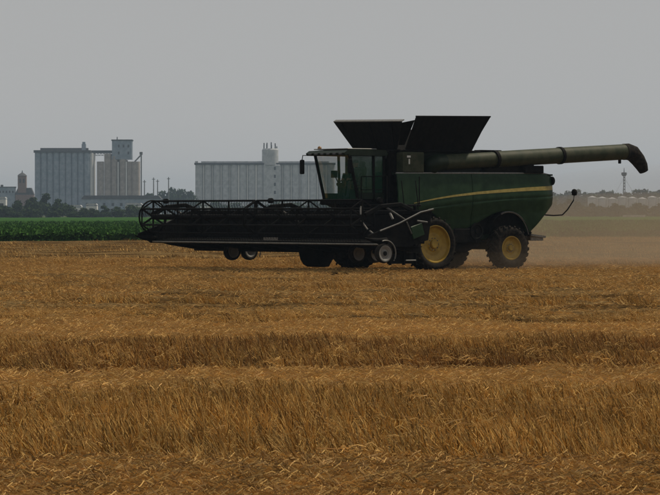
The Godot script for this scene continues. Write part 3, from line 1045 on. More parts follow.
func tank_parts() -> void:
	var st := S()
	prism(st, [Vector2(-1.05, 3.38), Vector2(-1.05, 4.12), Vector2(3.0, 4.14), Vector2(2.7, 3.38)], -1.2, 1.1)
	var tank := obj("grain_tank", st, M.dark_green_paint, comb)
	st = S()
	box(st, Vector3(-0.62, 3.75, 1.32), Vector3(0.94, 0.72, 0.42), 0.04)
	var fp := obj("front_panel", st, M.olive_dusty_paint, tank)
	fp.set_meta("label", "lighter green panel below the tank covers")
	st = S()
	box(st, Vector3(-0.86, 3.95, 1.534), Vector3(0.16, 0.07, 0.006), 0.001)
	box(st, Vector3(-0.84, 3.78, 1.534), Vector3(0.06, 0.18, 0.006), 0.001)
	obj("decal", st, M.white_decal, tank)
	st = S()
	box(st, Vector3(1.0, 4.16, 0), Vector3(4.3, 0.07, 2.72), 0.015)
	obj("tank_rim", st, M.black_paint, tank)
	st = S()
	box(st, Vector3(3.05, 4.2, 1.18), Vector3(0.95, 0.05, 0.4), 0.01)
	obj("step_plate", st, M.black_paint, tank)
	# opened covers: left, right, front, rear
	st = S()
	plate(st, Vector3(-0.82, 4.20, 1.3), Vector3(2.12, 4.22, 1.3), Vector3(2.55, 5.36, 1.86), Vector3(-0.80, 5.31, 1.86), 0.05)
	var lc := obj("tank_cover", st, M.black_paint, comb)
	lc.set_meta("label", "tall opened cover facing the camera, dark flat sheet")
	st = S()
	tube(st, [Vector3(-0.82, 5.33, 1.87), Vector3(2.57, 5.38, 1.87)], 0.03, 6)
	obj("rim", st, M.black_paint, lc)
	st = S()
	plate(st, Vector3(-0.82, 4.20, -1.3), Vector3(2.12, 4.22, -1.3), Vector3(2.3, 4.98, -1.7), Vector3(-0.80, 4.98, -1.7), 0.05)
	obj("tank_cover", st, M.black_paint, comb)
	st = S()
	plate(st, Vector3(-1.0, 4.20, -1.28), Vector3(-1.0, 4.20, 1.05), Vector3(-1.38, 5.14, 1.78), Vector3(-1.38, 5.21, -1.98), 0.05)
	var fc := obj("tank_cover", st, M.black_paint, comb)
	fc.set_meta("label", "opened front cover leaning over the cab")
	st = S()
	plate(st, Vector3(-1.40, 5.15, 1.8), Vector3(-1.40, 5.22, -2.0), Vector3(-1.28, 5.28, -2.0), Vector3(-1.28, 5.21, 1.8), 0.03)
	obj("rim", st, M.trim_highlight_grey, fc)  # lit top edge of the cover, put in as pale grey
	for z in [-1.2, 0.0, 0.95]:
		st = S()
		tube(st, [Vector3(-1.03, 4.25, z), Vector3(-1.40, 5.12, z * 1.3)], 0.028, 6)
		obj("rib", st, M.black_paint, fc)
	st = S()
	plate(st, Vector3(2.2, 4.20, -1.28), Vector3(2.2, 4.20, 1.28), Vector3(2.55, 5.0, 1.5), Vector3(2.55, 5.0, -1.5), 0.05)
	obj("tank_cover", st, M.black_paint, comb)
	# folded corner sheets between front and side covers
	st = S()
	plate(st, Vector3(-0.98, 4.36, 1.12), Vector3(-0.84, 4.36, 1.28), Vector3(-0.82, 5.2, 1.80), Vector3(-1.36, 5.1, 1.74), 0.02)
	obj("corner_sheet", st, M.canvas, comb)
	# grain tank filling auger top
	st = S()
	tube(st, [Vector3(0.6, 4.1, -0.2), Vector3(0.9, 4.75, 0.0)], [0.22, 0.2], 12)
	obj("filling_auger", st, M.dull_metal, comb)
	# dark bulkhead and intake between cab and tank
	st = S()
	box(st, Vector3(-1.25, 3.3, -0.1), Vector3(0.34, 1.7, 2.5), 0.04)
	obj("bulkhead", st, M.black_paint, comb)
	for a in [[-1.44, 3.95, 0.95], [-1.44, 3.95, 0.45]]:
		st = S()
		lathe(st, Vector3(a[0], a[1], a[2]), Basis(Vector3.BACK, PI / 2), [Vector2(0.07, -0.05), Vector2(0.07, 0.03), Vector2(0.0, 0.05)], 12)
		obj("work_light", st, M.lens, comb)

func auger_parts() -> void:
	var st := S()
	var z := 1.42
	# elbow housing
	st = S()
	tube(st, [Vector3(0.5, 3.42, z - 0.4), Vector3(0.32, 3.55, z - 0.2), Vector3(0.28, 3.68, z), Vector3(0.45, 3.76, z), Vector3(0.8, 3.77, z)], [0.30, 0.31, 0.31, 0.30, 0.29], 20)
	var au := part("unloading_auger", comb)
	obj("elbow", st, M.dark_green_paint, au)
	var p := func(x: float) -> Vector3: return Vector3(x, lerpf(3.76, 4.24, (x - 0.6) / 8.95), z)
	st = S()
	tube(st, [p.call(0.7), p.call(3.2)], 0.265, 28)
	obj("inner_tube", st, M.olive_dusty_paint, au)
	st = S()
	tube(st, [p.call(3.15), p.call(9.45)], 0.285, 28)
	obj("outer_tube", st, M.olive_dusty_paint, au)
	for x in [3.15, 6.25]:
		st = S()
		tube(st, [p.call(x - 0.06), p.call(x + 0.06)], 0.315, 28)
		obj("collar", st, M.black_paint, au)
	st = S()
	tube(st, [p.call(9.4), p.call(9.6), Vector3(9.85, 4.18, z), Vector3(10.1, 3.95, z + 0.02), Vector3(10.28, 3.72, z + 0.03), Vector3(10.38, 3.52, z + 0.04)], [0.30, 0.305, 0.30, 0.27, 0.23, 0.17], 22)
	obj("spout", st, M.rubber, au)
	st = S()
	box(st, p.call(9.2) + Vector3(0, -0.34, 0), Vector3(0.1, 0.16, 0.1), 0.02)
	obj("work_light", st, M.black_paint, au)
	# cradle
	st = S()
	box(st, Vector3(4.9, 3.55, z), Vector3(0.9, 0.28, 0.35), 0.03)
	obj("cradle", st, M.black_paint, au)

func glass_pane(a: Vector3, b: Vector3, c: Vector3, d: Vector3, parent: Node, called := "window") -> void:
	var st := S()
	quad(st, a, b, c, d)
	obj(called, st, M.tinted_glass, parent)

func cab_parts() -> void:
	var cab := part("cab", comb)
	var st := S()
	# roof: slightly domed slab
	prism(st, [Vector2(-3.30, 3.98), Vector2(-3.34, 4.06), Vector2(-3.2, 4.15), Vector2(-2.4, 4.20), Vector2(-1.5, 4.17), Vector2(-1.42, 4.05), Vector2(-1.45, 3.97)], -1.08, 1.08)
	obj("roof", st, M.dark_green_paint, cab)
	st = S()
	box(st, Vector3(-2.45, 4.205, 0), Vector3(1.3, 0.035, 1.9), 0.015)
	obj("roof_cap", st, M.trim_highlight_grey, cab)
	# floor and rear wall
	st = S()
	box(st, Vector3(-2.12, 2.40, 0), Vector3(1.35, 0.16, 1.84), 0.03)
	obj("floor", st, M.black_paint, cab)
	st = S()
	box(st, Vector3(-1.49, 2.85, 0), Vector3(0.07, 0.85, 1.8), 0.02)
	obj("rear_wall", st, M.black_paint, cab)
	# posts
	for s in [1.0, -1.0]:
		for a in [[Vector3(-2.62, 2.4, 0.93 * s), Vector3(-3.02, 4.0, 0.96 * s), 0.055], [Vector3(-1.95, 2.4, 0.95 * s), Vector3(-1.98, 4.0, 0.97 * s), 0.05], [Vector3(-1.5, 2.4, 0.92 * s), Vector3(-1.5, 4.0, 0.96 * s), 0.06]]:
			st = S()
			tube(st, [a[0], a[1]], a[2], 8)
			obj("post", st, M.black_paint, cab)
		# sill below the door
		st = S()
		box(st, Vector3(-2.1, 2.58, 0.95 * s), Vector3(1.2, 0.22, 0.05), 0.015)
		obj("door_panel", st, M.dark_green_paint, cab)
		glass_pane(Vector3(-2.58, 2.7, 0.935 * s), Vector3(-1.97, 2.7, 0.945 * s), Vector3(-2.0, 3.96, 0.955 * s), Vector3(-2.97, 3.96, 0.945 * s), cab, "door_window")
		glass_pane(Vector3(-1.92, 2.7, 0.945 * s), Vector3(-1.53, 2.7, 0.93 * s), Vector3(-1.53, 3.96, 0.955 * s), Vector3(-1.95, 3.96, 0.96 * s), cab, "side_window")
		# mirrors on arms
		st = S()
		tube(st, [Vector3(-3.15, 4.0, 1.0 * s), Vector3(-3.3, 4.0, 1.30 * s), Vector3(-3.3, 3.85, 1.34 * s)], 0.018, 6)
		var arm := obj("mirror_arm", st, M.black_paint, cab)
		st = S()
		box(st, Vector3(-3.3, 3.60, 1.34 * s), Vector3(0.07, 0.50, 0.24), 0.03)
		obj("mirror", st, M.black_paint, arm)
		# handrails
	glass_pane(Vector3(-1.475, 3.3, -0.85), Vector3(-1.475, 3.3, 0.85), Vector3(-1.475, 3.95, 0.85), Vector3(-1.475, 3.95, -0.85), cab, "rear_window")
	# curved windscreen
	st = S()
	st.set_smooth_group(1)
	var pv := []
	for i in 13:
		var z := lerpf(-0.92, 0.92, i / 12.0)
		var bow := 0.16 * (1.0 - pow(z / 0.92, 2.0))
		var a := Vector3(-2.63 - bow, 2.45, z)
		var b := Vector3(-3.02 - bow, 3.98, z)
		if pv: quad(st, pv[0], a, b, pv[1])
		pv = [a, b]
	obj("windscreen", st, M.tinted_glass, cab)
	# roof lights
	for k in 6:
		st = S()
		var z := -0.85 + k * 0.34
		box(st, Vector3(-3.33, 4.03, z), Vector3(0.05, 0.07, 0.18), 0.015)
		obj("roof_light", st, M.lens, cab)
	st = S()
	lathe(st, Vector3(-2.95, 4.18, -0.8), Basis(), [Vector2(0.07, 0), Vector2(0.07, 0.09), Vector2(0.04, 0.13), Vector2(0, 0.14)], 12)
	obj("beacon", st, M.amber, cab)
	# seat, console, steering column
	st = S()
	box(st, Vector3(-1.95, 2.86, 0), Vector3(0.5, 0.14, 0.52), 0.05)
	box(st, Vector3(-1.72, 3.25, 0), Vector3(0.13, 0.72, 0.5), 0.05)
	box(st, Vector3(-1.70, 3.70, 0), Vector3(0.1, 0.18, 0.3), 0.04)
	box(st, Vector3(-1.95, 2.64, 0), Vector3(0.36, 0.34, 0.36), 0.03)
	obj("seat", st, M.seat_fabric, cab)
	st = S()
	box(st, Vector3(-2.05, 3.0, -0.46), Vector3(0.7, 0.12, 0.26), 0.03)
	box(st, Vector3(-2.05, 2.72, -0.5), Vector3(0.5, 0.5, 0.3), 0.03)
	obj("console", st, M.black_paint, cab)
	st = S()
	box(st, Vector3(-2.45, 3.35, -0.62), Vector3(0.05, 0.25, 0.34), 0.015)
	tube(st, [Vector3(-2.3, 3.0, -0.55), Vector3(-2.43, 3.3, -0.6)], 0.02, 6)
	obj("monitor", st, M.black_paint, cab)
	st = S()
	tube(st, [Vector3(-2.72, 2.45, 0), Vector3(-2.5, 3.1, 0)], [0.08, 0.05], 8)
	var ring := []
	for k in 21:
		var a := TAU * k / 20.0
		ring.append(Vector3(-2.47, 3.12, 0) + Basis(Vector3.BACK, deg_to_rad(28.0)) * Vector3(cos(a) * 0.2, 0, sin(a) * 0.2))
	tube(st, ring, 0.016, 6)
	for k in 3:
		tube(st, [Vector3(-2.48, 3.11, 0), ring[k * 7]], 0.012, 5)
	obj("steering_wheel", st, M.black_paint, cab)
	# front bulkhead below the windscreen
	st = S()
	box(st, Vector3(-2.72, 2.38, 0), Vector3(0.25, 0.2, 1.9), 0.04)
	obj("front_sill", st, M.black_paint, cab)
	# mounting below the cab
	st = S()
	prism(st, [Vector2(-2.7, 2.32), Vector2(-1.2, 2.32), Vector2(-0.9, 1.6), Vector2(-1.6, 1.9)], -0.9, 0.9)
	obj("cab_mount", st, M.black_paint, comb)

func wheel_parts() -> void:
	for s in [1.0, -1.0]:
		make_wheel("front_wheel", Vector3(-0.40, 0.93, 2.1 * s), 0.95, 0.78, 0.64, s)
		make_wheel("rear_wheel", Vector3(3.58, 0.765, 1.62 * s), 0.79, 0.60, 0.41, s, deg_to_rad(-4.0))

func ladder_parts() -> void:
	var st := S()
	# platform beside the cab
	box(st, Vector3(-1.85, 2.26, 1.75), Vector3(1.5, 0.07, 1.5), 0.015)
	obj("platform", st, M.black_paint, comb)
	for a in [[-2.58, 1.05], [-2.58, 2.45], [-1.15, 2.45]]:
		st = S()
		tube(st, [Vector3(a[0], 2.28, a[1]), Vector3(a[0], 3.25, a[1])], 0.02, 6)
		obj("rail_post", st, M.black_paint, comb)
	st = S()
	tube(st, [Vector3(-2.58, 3.25, 1.05), Vector3(-2.58, 3.25, 2.45)], 0.02, 6)
	tube(st, [Vector3(-2.58, 2.8, 1.05), Vector3(-2.58, 2.8, 2.45)], 0.016, 6)
	obj("handrail", st, M.black_paint, comb)
	# ladder
	var lad := part("ladder", comb)
	for x in [-2.55, -1.95, -1.45]:
		st = S()
		box(st, Vector3(x, 1.24, 2.58), Vector3(0.05, 2.02, 0.14), 0.012)
		obj("stringer", st, M.black_paint, lad)
	for k in 5:
		st = S()
		box(st, Vector3(-1.70, 0.38 + k * 0.36, 2.58), Vector3(0.46, 0.05, 0.2), 0.012)
		obj("step", st, M.rail_grey if k < 3 else M.black_paint, lad)
	st = S()
	box(st, Vector3(-2.0, 1.22, 2.46), Vector3(1.16, 1.9, 0.03), 0.008)
	obj("back_board", st, M.black_paint, lad)
	for x in [-1.98, -1.36]:
		st = S()
		tube(st, [Vector3(x, 1.4, 2.62), Vector3(x, 2.3, 2.64), Vector3(x, 3.1, 2.5)], 0.018, 6)
		obj("handrail", st, M.black_paint, lad)
	# battery / tool box below the platform
	st = S()
	box(st, Vector3(-1.85, 1.75, 1.5), Vector3(0.8, 0.6, 0.7), 0.04)
	obj("tool_box", st, M.black_paint, comb)

func header_parts() -> void:
	var h := part("header", comb)
	h.set_meta("label", "very wide black draper header with reel, raised off the ground")
	var st := S()
	# feeder house
	prism(st, [Vector2(-0.6, 1.35), Vector2(-0.9, 2.2), Vector2(-4.1, 1.75), Vector2(-4.1, 0.85), Vector2(-1.2, 1.05)], -0.78, 0.78)
	obj("feeder_house", st, M.black_paint, comb)
	for s in [1.0, -1.0]:
		st = S()
		tube(st, [Vector3(-0.8, 0.95, 0.65 * s), Vector3(-2.2, 0.92, 0.65 * s)], 0.08, 10)
		tube(st, [Vector3(-2.1, 0.92, 0.65 * s), Vector3(-3.2, 0.9, 0.65 * s)], 0.045, 8)
		obj("lift_cylinder", st, M.dull_metal, comb)
	var L := 6.45
	# frame: lower back beam, upper back beam
	st = S()
	box(st, Vector3(-4.15, 0.80, -0.45), Vector3(0.28, 0.30, 2.0 * L - 0.9), 0.03)
	obj("lower_beam", st, M.black_paint, h)
	st = S()
	box(st, Vector3(-4.12, 2.02, 0), Vector3(0.18, 0.16, 2.0 * L), 0.03)
	obj("upper_beam", st, M.black_paint, h)
	# back sheet in panels
	for k in 8:
		var z0 := -L + k * 2.0 * L / 8.0 + 0.012
		var z1 := -L + (k + 1) * 2.0 * L / 8.0 - 0.012
		st = S()
		plate(st, Vector3(-4.25, 1.0, z0), Vector3(-4.25, 1.0, z1), Vector3(-4.18, 1.94, z1), Vector3(-4.18, 1.94, z0), 0.03)
		obj("back_sheet", st, M.black_paint, h)
		st = S()
		box(st, Vector3(-4.05, 1.42, z0), Vector3(0.12, 1.1, 0.1), 0.015)
		obj("back_upright", st, M.black_paint, h)
	# draper decks: two sides and the centre
	for a in [[-L + 0.05, -1.0], [-0.95, 0.95], [1.0, L - 0.05]]:
		st = S()
		plate(st, Vector3(-4.3, 1.12, a[0]), Vector3(-4.3, 1.12, a[1]), Vector3(-5.92, 1.03, a[1]), Vector3(-5.92, 1.03, a[0]), 0.04)
		var n := int((a[1] - a[0]) / 0.4)
		for k in n:
			box(st, Vector3(-5.1, 1.105, a[0] + 0.2 + k * 0.4), Vector3(1.5, 0.02, 0.03), 0.004)
		obj("draper_belt", st, M.canvas, h)
		st = S()
		plate(st, Vector3(-4.3, 0.9, a[0]), Vector3(-4.3, 0.9, a[1]), Vector3(-5.95, 0.96, a[1]), Vector3(-5.95, 0.96, a[0]), 0.03)
		obj("deck_pan", st, M.black_paint, h)
	# cutterbar with a worn bright edge
	st = S()
	box(st, Vector3(-6.03, 0.985, 0), Vector3(0.16, 0.05, 2.0 * L), 0.012)
	obj("cutterbar", st, M.steel, h)
	st = S()
	for k in 168:
		var z := -L + 0.04 + k * 0.0766
		tri(st, Vector3(-6.09, 1.0, z - 0.018), Vector3(-6.09, 1.0, z + 0.018), Vector3(-6.22, 0.99, z))
		tri(st, Vector3(-6.09, 0.97, z - 0.018), Vector3(-6.09, 0.97, z + 0.018), Vector3(-6.22, 0.99, z))
	var kg := obj("knife_guards", st, M.black_paint, h)
	kg.set_meta("kind", "stuff")
	# transverse struts under the deck
	for k in 9:
		st = S()
		var z := -L + 0.3 + k * (2.0 * L - 0.6) / 8.0
		prism(st, [Vector2(-4.2, 0.68), Vector2(-4.2, 0.88), Vector2(-5.9, 0.95), Vector2(-5.5, 0.86)], z - 0.05, z + 0.05)
		obj("deck_arm", st, M.black_paint, h)
	# end panels with dividers
	for s in [1.0, -1.0]:
		st = S()
		prism(st, [Vector2(-4.15, 1.12), Vector2(-3.98, 2.12), Vector2(-4.5, 2.02), Vector2(-5.4, 1.66), Vector2(-6.2, 1.42), Vector2(-6.66, 1.28), Vector2(-6.66, 1.22), Vector2(-6.1, 0.94), Vector2(-5.0, 0.90)], (L + 0.02) * s, (L + 0.08) * s)
		obj("end_panel", st, M.black_paint, h)
		st = S()
		tube(st, [Vector3(-3.95, 2.12, (L + 0.1) * s), Vector3(-4.5, 2.02, (L + 0.1) * s), Vector3(-5.4, 1.66, (L + 0.1) * s), Vector3(-6.2, 1.42, (L + 0.1) * s)], 0.035, 7)
		obj("end_rail", st, M.rail_grey, h)
		st = S()
		box(st, Vector3(-4.65, 1.42, (L + 0.12) * s), Vector3(0.5, 0.42, 0.07), 0.02, Basis(Vector3.BACK, 0.3))
		obj("drive_shield", st, M.green_paint, h)
		st = S()
		box(st, Vector3(-5.0, 1.52, (L + 0.13) * s), Vector3(0.05, 0.45, 0.05), 0.012, Basis(Vector3.BACK, 0.5))
		box(st, Vector3(-4.45, 1.72, (L + 0.13) * s), Vector3(0.45, 0.06, 0.05), 0.012, Basis(Vector3.BACK, -0.1))
		obj("bracket", st, M.rail_grey, h)
		# pointed divider
		st = S()
		tube(st, [Vector3(-5.9, 1.1, (L + 0.05) * s), Vector3(-6.4, 1.12, (L + 0.05) * s), Vector3(-6.78, 1.2, (L + 0.05) * s)], [0.12, 0.09, 0.02], 10)
		obj("divider_point", st, M.black_paint, h)
	# reel
	var cx := -6.08
	var cy := 1.86
	var R := 0.56
	var zn := 5.5
	var zf := -6.4
	for seg in [[zf, -0.35], [-0.25, zn]]:
		st = S()
		tube(st, [Vector3(cx, cy, seg[0]), Vector3(cx, cy, seg[1])], 0.10, 14)
		obj("reel_tube", st, M.black_paint, h)
		for k in 6:
			var a := TAU * k / 6.0 + 0.52
			var p := Vector3(cx + cos(a) * R, cy + sin(a) * R, 0)
			st = S()
			tube(st, [p + Vector3(0, 0, seg[0]), p + Vector3(0, 0, seg[1])], 0.034, 8)
			obj("reel_bat", st, M.black_paint, h)
			st = S()
			var n := int((seg[1] - seg[0]) / 0.15)
			for j in n:
				var q: Vector3 = p + Vector3(0, 0, seg[0] + 0.08 + j * 0.15)
				tube(st, [q, q + Vector3(-0.03, -0.12, 0), q + Vector3(0.02, -0.24, 0)], 0.009, 3, false)
			var tr := obj("tine_row", st, M.black_paint, h)
			tr.set_meta("kind", "stuff")
		var ns := 5
		for j in ns:
			var z := lerpf(seg[0], seg[1], j / (ns - 1.0))
			st = S()
			for k in 6:
				var a := TAU * k / 6.0 + 0.52
				var a2 := a + TAU / 6.0
				var p := Vector3(cx + cos(a) * R, cy + sin(a) * R, z)
				var p2 := Vector3(cx + cos(a2) * R, cy + sin(a2) * R, z)
				box(st, (p + Vector3(cx, cy, z)) * 0.5, Vector3(R, 0.07, 0.03), 0.006, Basis(Vector3.BACK, a))
				if j == 0 or j == ns - 1 or j == 2:
					var d := p2 - p
					box(st, (p + p2) * 0.5, Vector3(d.length(), 0.05, 0.03), 0.006, Basis(Vector3.BACK, atan2(d.y, d.x)))
			obj("reel_spider", st, M.black_paint, h)
	# reel end rings
	for z in [zf - 0.03]:
		st = S()
		var ring := []
		for k in 29:
			var a := TAU * k / 28.0
			ring.append(Vector3(cx + cos(a) * (R + 0.02), cy + sin(a) * (R + 0.02), z))
		tube(st, ring, 0.03, 6)
		obj("reel_end_ring", st, M.black_paint, h)
	# reel arms: two ends, one between the halves
	for z in [zf - 0.12, -0.30, zn + 0.12]:
		st = S()
		var bar := [Vector3(-4.1, 2.1, z), Vector3(-4.6, 2.28, z), Vector3(-5.4, 2.22, z), Vector3(-6.05, 1.95, z)]
		for j in 3:
			var d: Vector3 = bar[j + 1] - bar[j]
			box(st, (bar[j] + bar[j + 1]) * 0.5, Vector3(d.length() + 0.05, 0.14, 0.1), 0.02, Basis(Vector3.BACK, atan2(d.y, d.x)))
		obj("reel_arm", st, M.black_paint, h)
		st = S()
		tube(st, [Vector3(-4.25, 1.7, z), Vector3(-5.2, 2.2, z)], 0.04, 8)
		obj("reel_cylinder", st, M.dull_metal, h)
		st = S()
		lathe(st, Vector3(-5.45, 2.42, z), Basis(Vector3.RIGHT, PI / 2), [Vector2(0, -0.07), Vector2(0.09, -0.07), Vector2(0.09, 0.07), Vector2(0, 0.07)], 12)
		obj("reel_motor", st, M.black_paint, h)
	# pale hose hanging by the near reel end
	st = S()
	tube(st, [Vector3(-5.75, 2.22, 5.0), Vector3(-5.8, 2.05, 5.05), Vector3(-5.82, 1.75, 5.12), Vector3(-5.7, 1.5, 5.25), Vector3(-5.6, 1.34, 5.45), Vector3(-5.55, 1.28, 5.7)], 0.028, 7)
	tube(st, [Vector3(-5.0, 2.0, 5.6), Vector3(-5.0, 1.8, 5.75)], 0.04, 7)
	obj("hydraulic_hose", st, M.hose_grey, h)
	# small pale plate on the deck front
	st = S()
	box(st, Vector3(-6.09, 1.13, 0.55), Vector3(0.01, 0.10, 0.8), 0.002)
	obj("decal", st, M.dull_metal, h)
	# gauge wheels in pairs
	for z in [-3.85, 3.72]:
		var dx := 0.12 if z < 0.0 else -0.28
		st = S()
		prism(st, [Vector2(-3.75 + dx, 0.58), Vector2(-4.1 + dx, 0.9), Vector2(-4.6 + dx, 0.9), Vector2(-4.75 + dx, 0.6), Vector2(-4.25 + dx, 0.68)], z - 0.25, z - 0.12)
		obj("gauge_wheel_bracket", st, M.black_paint, h)
		for x in [-3.85 + dx, -4.60 + dx]:
			var t := tyre_shape(0.37, 0.24, 0.22, 0)
			var o := obj("gauge_tyre", t, M.rubber, h)
			o.position = Vector3(x, 0.66, z)
			st = rim_shape(0.22, 0.24, 1.0, 0.03)
			o = obj("gauge_rim", st, M.hose_grey, h)
			o.position = Vector3(x, 0.66, z)
		st = S()
		var arc := []
		for k in 11:
			var a := lerpf(-0.5, 1.6, k / 10.0)
			arc.append(Vector3(-3.85 + dx + cos(a) * 0.43, 0.66 + sin(a) * 0.43, z + 0.1))
		tube(st, arc, 0.02, 6)
		obj("wheel_guard", st, M.dull_metal, h)
	# small wheel with a guard below the near end
	var t := tyre_shape(0.36, 0.22, 0.25, 0)
	var ew := obj("end_tyre", t, M.rubber, h)
	ew.position = Vector3(-6.12, 0.70, L + 0.2)
	st = rim_shape(0.25, 0.22, 1.0, 0.03)
	ew = obj("end_rim", st, M.hose_grey, h)
	ew.position = Vector3(-6.12, 0.70, L + 0.2)
	st = S()
	lathe(st, Vector3(-6.12, 0.70, L + 0.2), Basis(Vector3.RIGHT, PI / 2), [Vector2(0.075, 0.03), Vector2(0.075, 0.09), Vector2(0, 0.09)], 16)
	obj("end_hub", st, M.black_paint, h)
	st = S()
	box(st, Vector3(-5.95, 0.86, L + 0.05), Vector3(0.5, 0.22, 0.05), 0.01, Basis(Vector3.BACK, 0.5))
	obj("end_wheel_arm", st, M.black_paint, h)
	st = S()
	var guard := []
	for k in 13:
		var a := lerpf(-0.6, 1.9, k / 12.0)
		guard.append(Vector3(-6.12 + cos(a) * 0.42, 0.70 + sin(a) * 0.42, L + 0.3))
	tube(st, guard, 0.022, 6)
	obj("wheel_guard", st, M.dull_metal, h)
	# dark block added below the header to fill out the dark mass
	st = S()
	prism(st, [Vector2(-3.9, 0.35), Vector2(-3.7, 1.0), Vector2(-4.6, 0.9), Vector2(-4.58, 0.62), Vector2(-4.52, 0.42), Vector2(-4.40, 0.25), Vector2(-4.22, 0.16), Vector2(-4.02, 0.18)], 0.15, 1.1)
	obj("dark_filler_block", st, M.black_paint, h)

# ---------------------------------------------------------------- operator
# one continuous skin round a skeleton of tapered bones (surface nets)
func skin_field(bones: Array, p: Vector3, k: float) -> float:
	var d := 10.0
	for b in bones:
		var ab: Vector3 = b[1] - b[0]
		var t := clampf((p - b[0]).dot(ab) / maxf(ab.length_squared(), 1e-8), 0.0, 1.0)
		var e: float = (p - (b[0] + ab * t)).length() - lerpf(b[2], b[3], t)
		var h := clampf(0.5 + 0.5 * (d - e) / k, 0.0, 1.0)
		d = lerpf(d, e, h) - k * h * (1.0 - h)
	return d

func nets(st: SurfaceTool, bones: Array, cell: float, k: float) -> void:
	var lo := Vector3.INF
	var hi := -Vector3.INF
	for b in bones:
		for e in 2:
			lo = lo.min(b[e] - Vector3.ONE * (b[2 + e] + 2.0 * cell))
			hi = hi.max(b[e] + Vector3.ONE * (b[2 + e] + 2.0 * cell))
	var n := Vector3i(((hi - lo) / cell).ceil())
	var f := PackedFloat32Array()
	f.resize((n.x + 1) * (n.y + 1) * (n.z + 1))
	var sx := 1
	var sy := n.x + 1
	var sz := (n.x + 1) * (n.y + 1)
	for z in n.z + 1:
		for y in n.y + 1:
			for x in n.x + 1:
				f[x + y * sy + z * sz] = skin_field(bones, lo + Vector3(x, y, z) * cell, k)
	var vert := {}
	for z in n.z:
		for y in n.y:
			for x in n.x:
				var i := x + y * sy + z * sz
				var inside := 0
				for q in 8:
					if f[i + (q & 1) * sx + ((q >> 1) & 1) * sy + ((q >> 2) & 1) * sz] < 0.0: inside += 1
				if inside == 0 or inside == 8: continue
				var sum := Vector3.ZERO
				var cnt := 0
				for q in 8:
					for ax in 3:
						if (q >> ax) & 1: continue
						var q2 := q | (1 << ax)
						var a := f[i + (q & 1) * sx + ((q >> 1) & 1) * sy + ((q >> 2) & 1) * sz]
						var b := f[i + (q2 & 1) * sx + ((q2 >> 1) & 1) * sy + ((q2 >> 2) & 1) * sz]
						if (a < 0.0) != (b < 0.0):
							var t := a / (a - b)
							var pa := Vector3(q & 1, (q >> 1) & 1, (q >> 2) & 1)
							var pb := Vector3(q2 & 1, (q2 >> 1) & 1, (q2 >> 2) & 1)
							sum += pa.lerp(pb, t)
							cnt += 1
				vert[i] = lo + (Vector3(x, y, z) + sum / cnt) * cell
	st.set_smooth_group(3)
	for z in range(1, n.z):
		for y in range(1, n.y):
			for x in range(1, n.x):
				var i := x + y * sy + z * sz
				var a := f[i] < 0.0
				if a != (f[i + sx] < 0.0): quad(st, vert[i], vert[i - sy], vert[i - sy - sz], vert[i - sz])
				if a != (f[i + sy] < 0.0): quad(st, vert[i], vert[i - sx], vert[i - sx - sz], vert[i - sz])
				if a != (f[i + sz] < 0.0): quad(st, vert[i], vert[i - sx], vert[i - sx - sy], vert[i - sy])

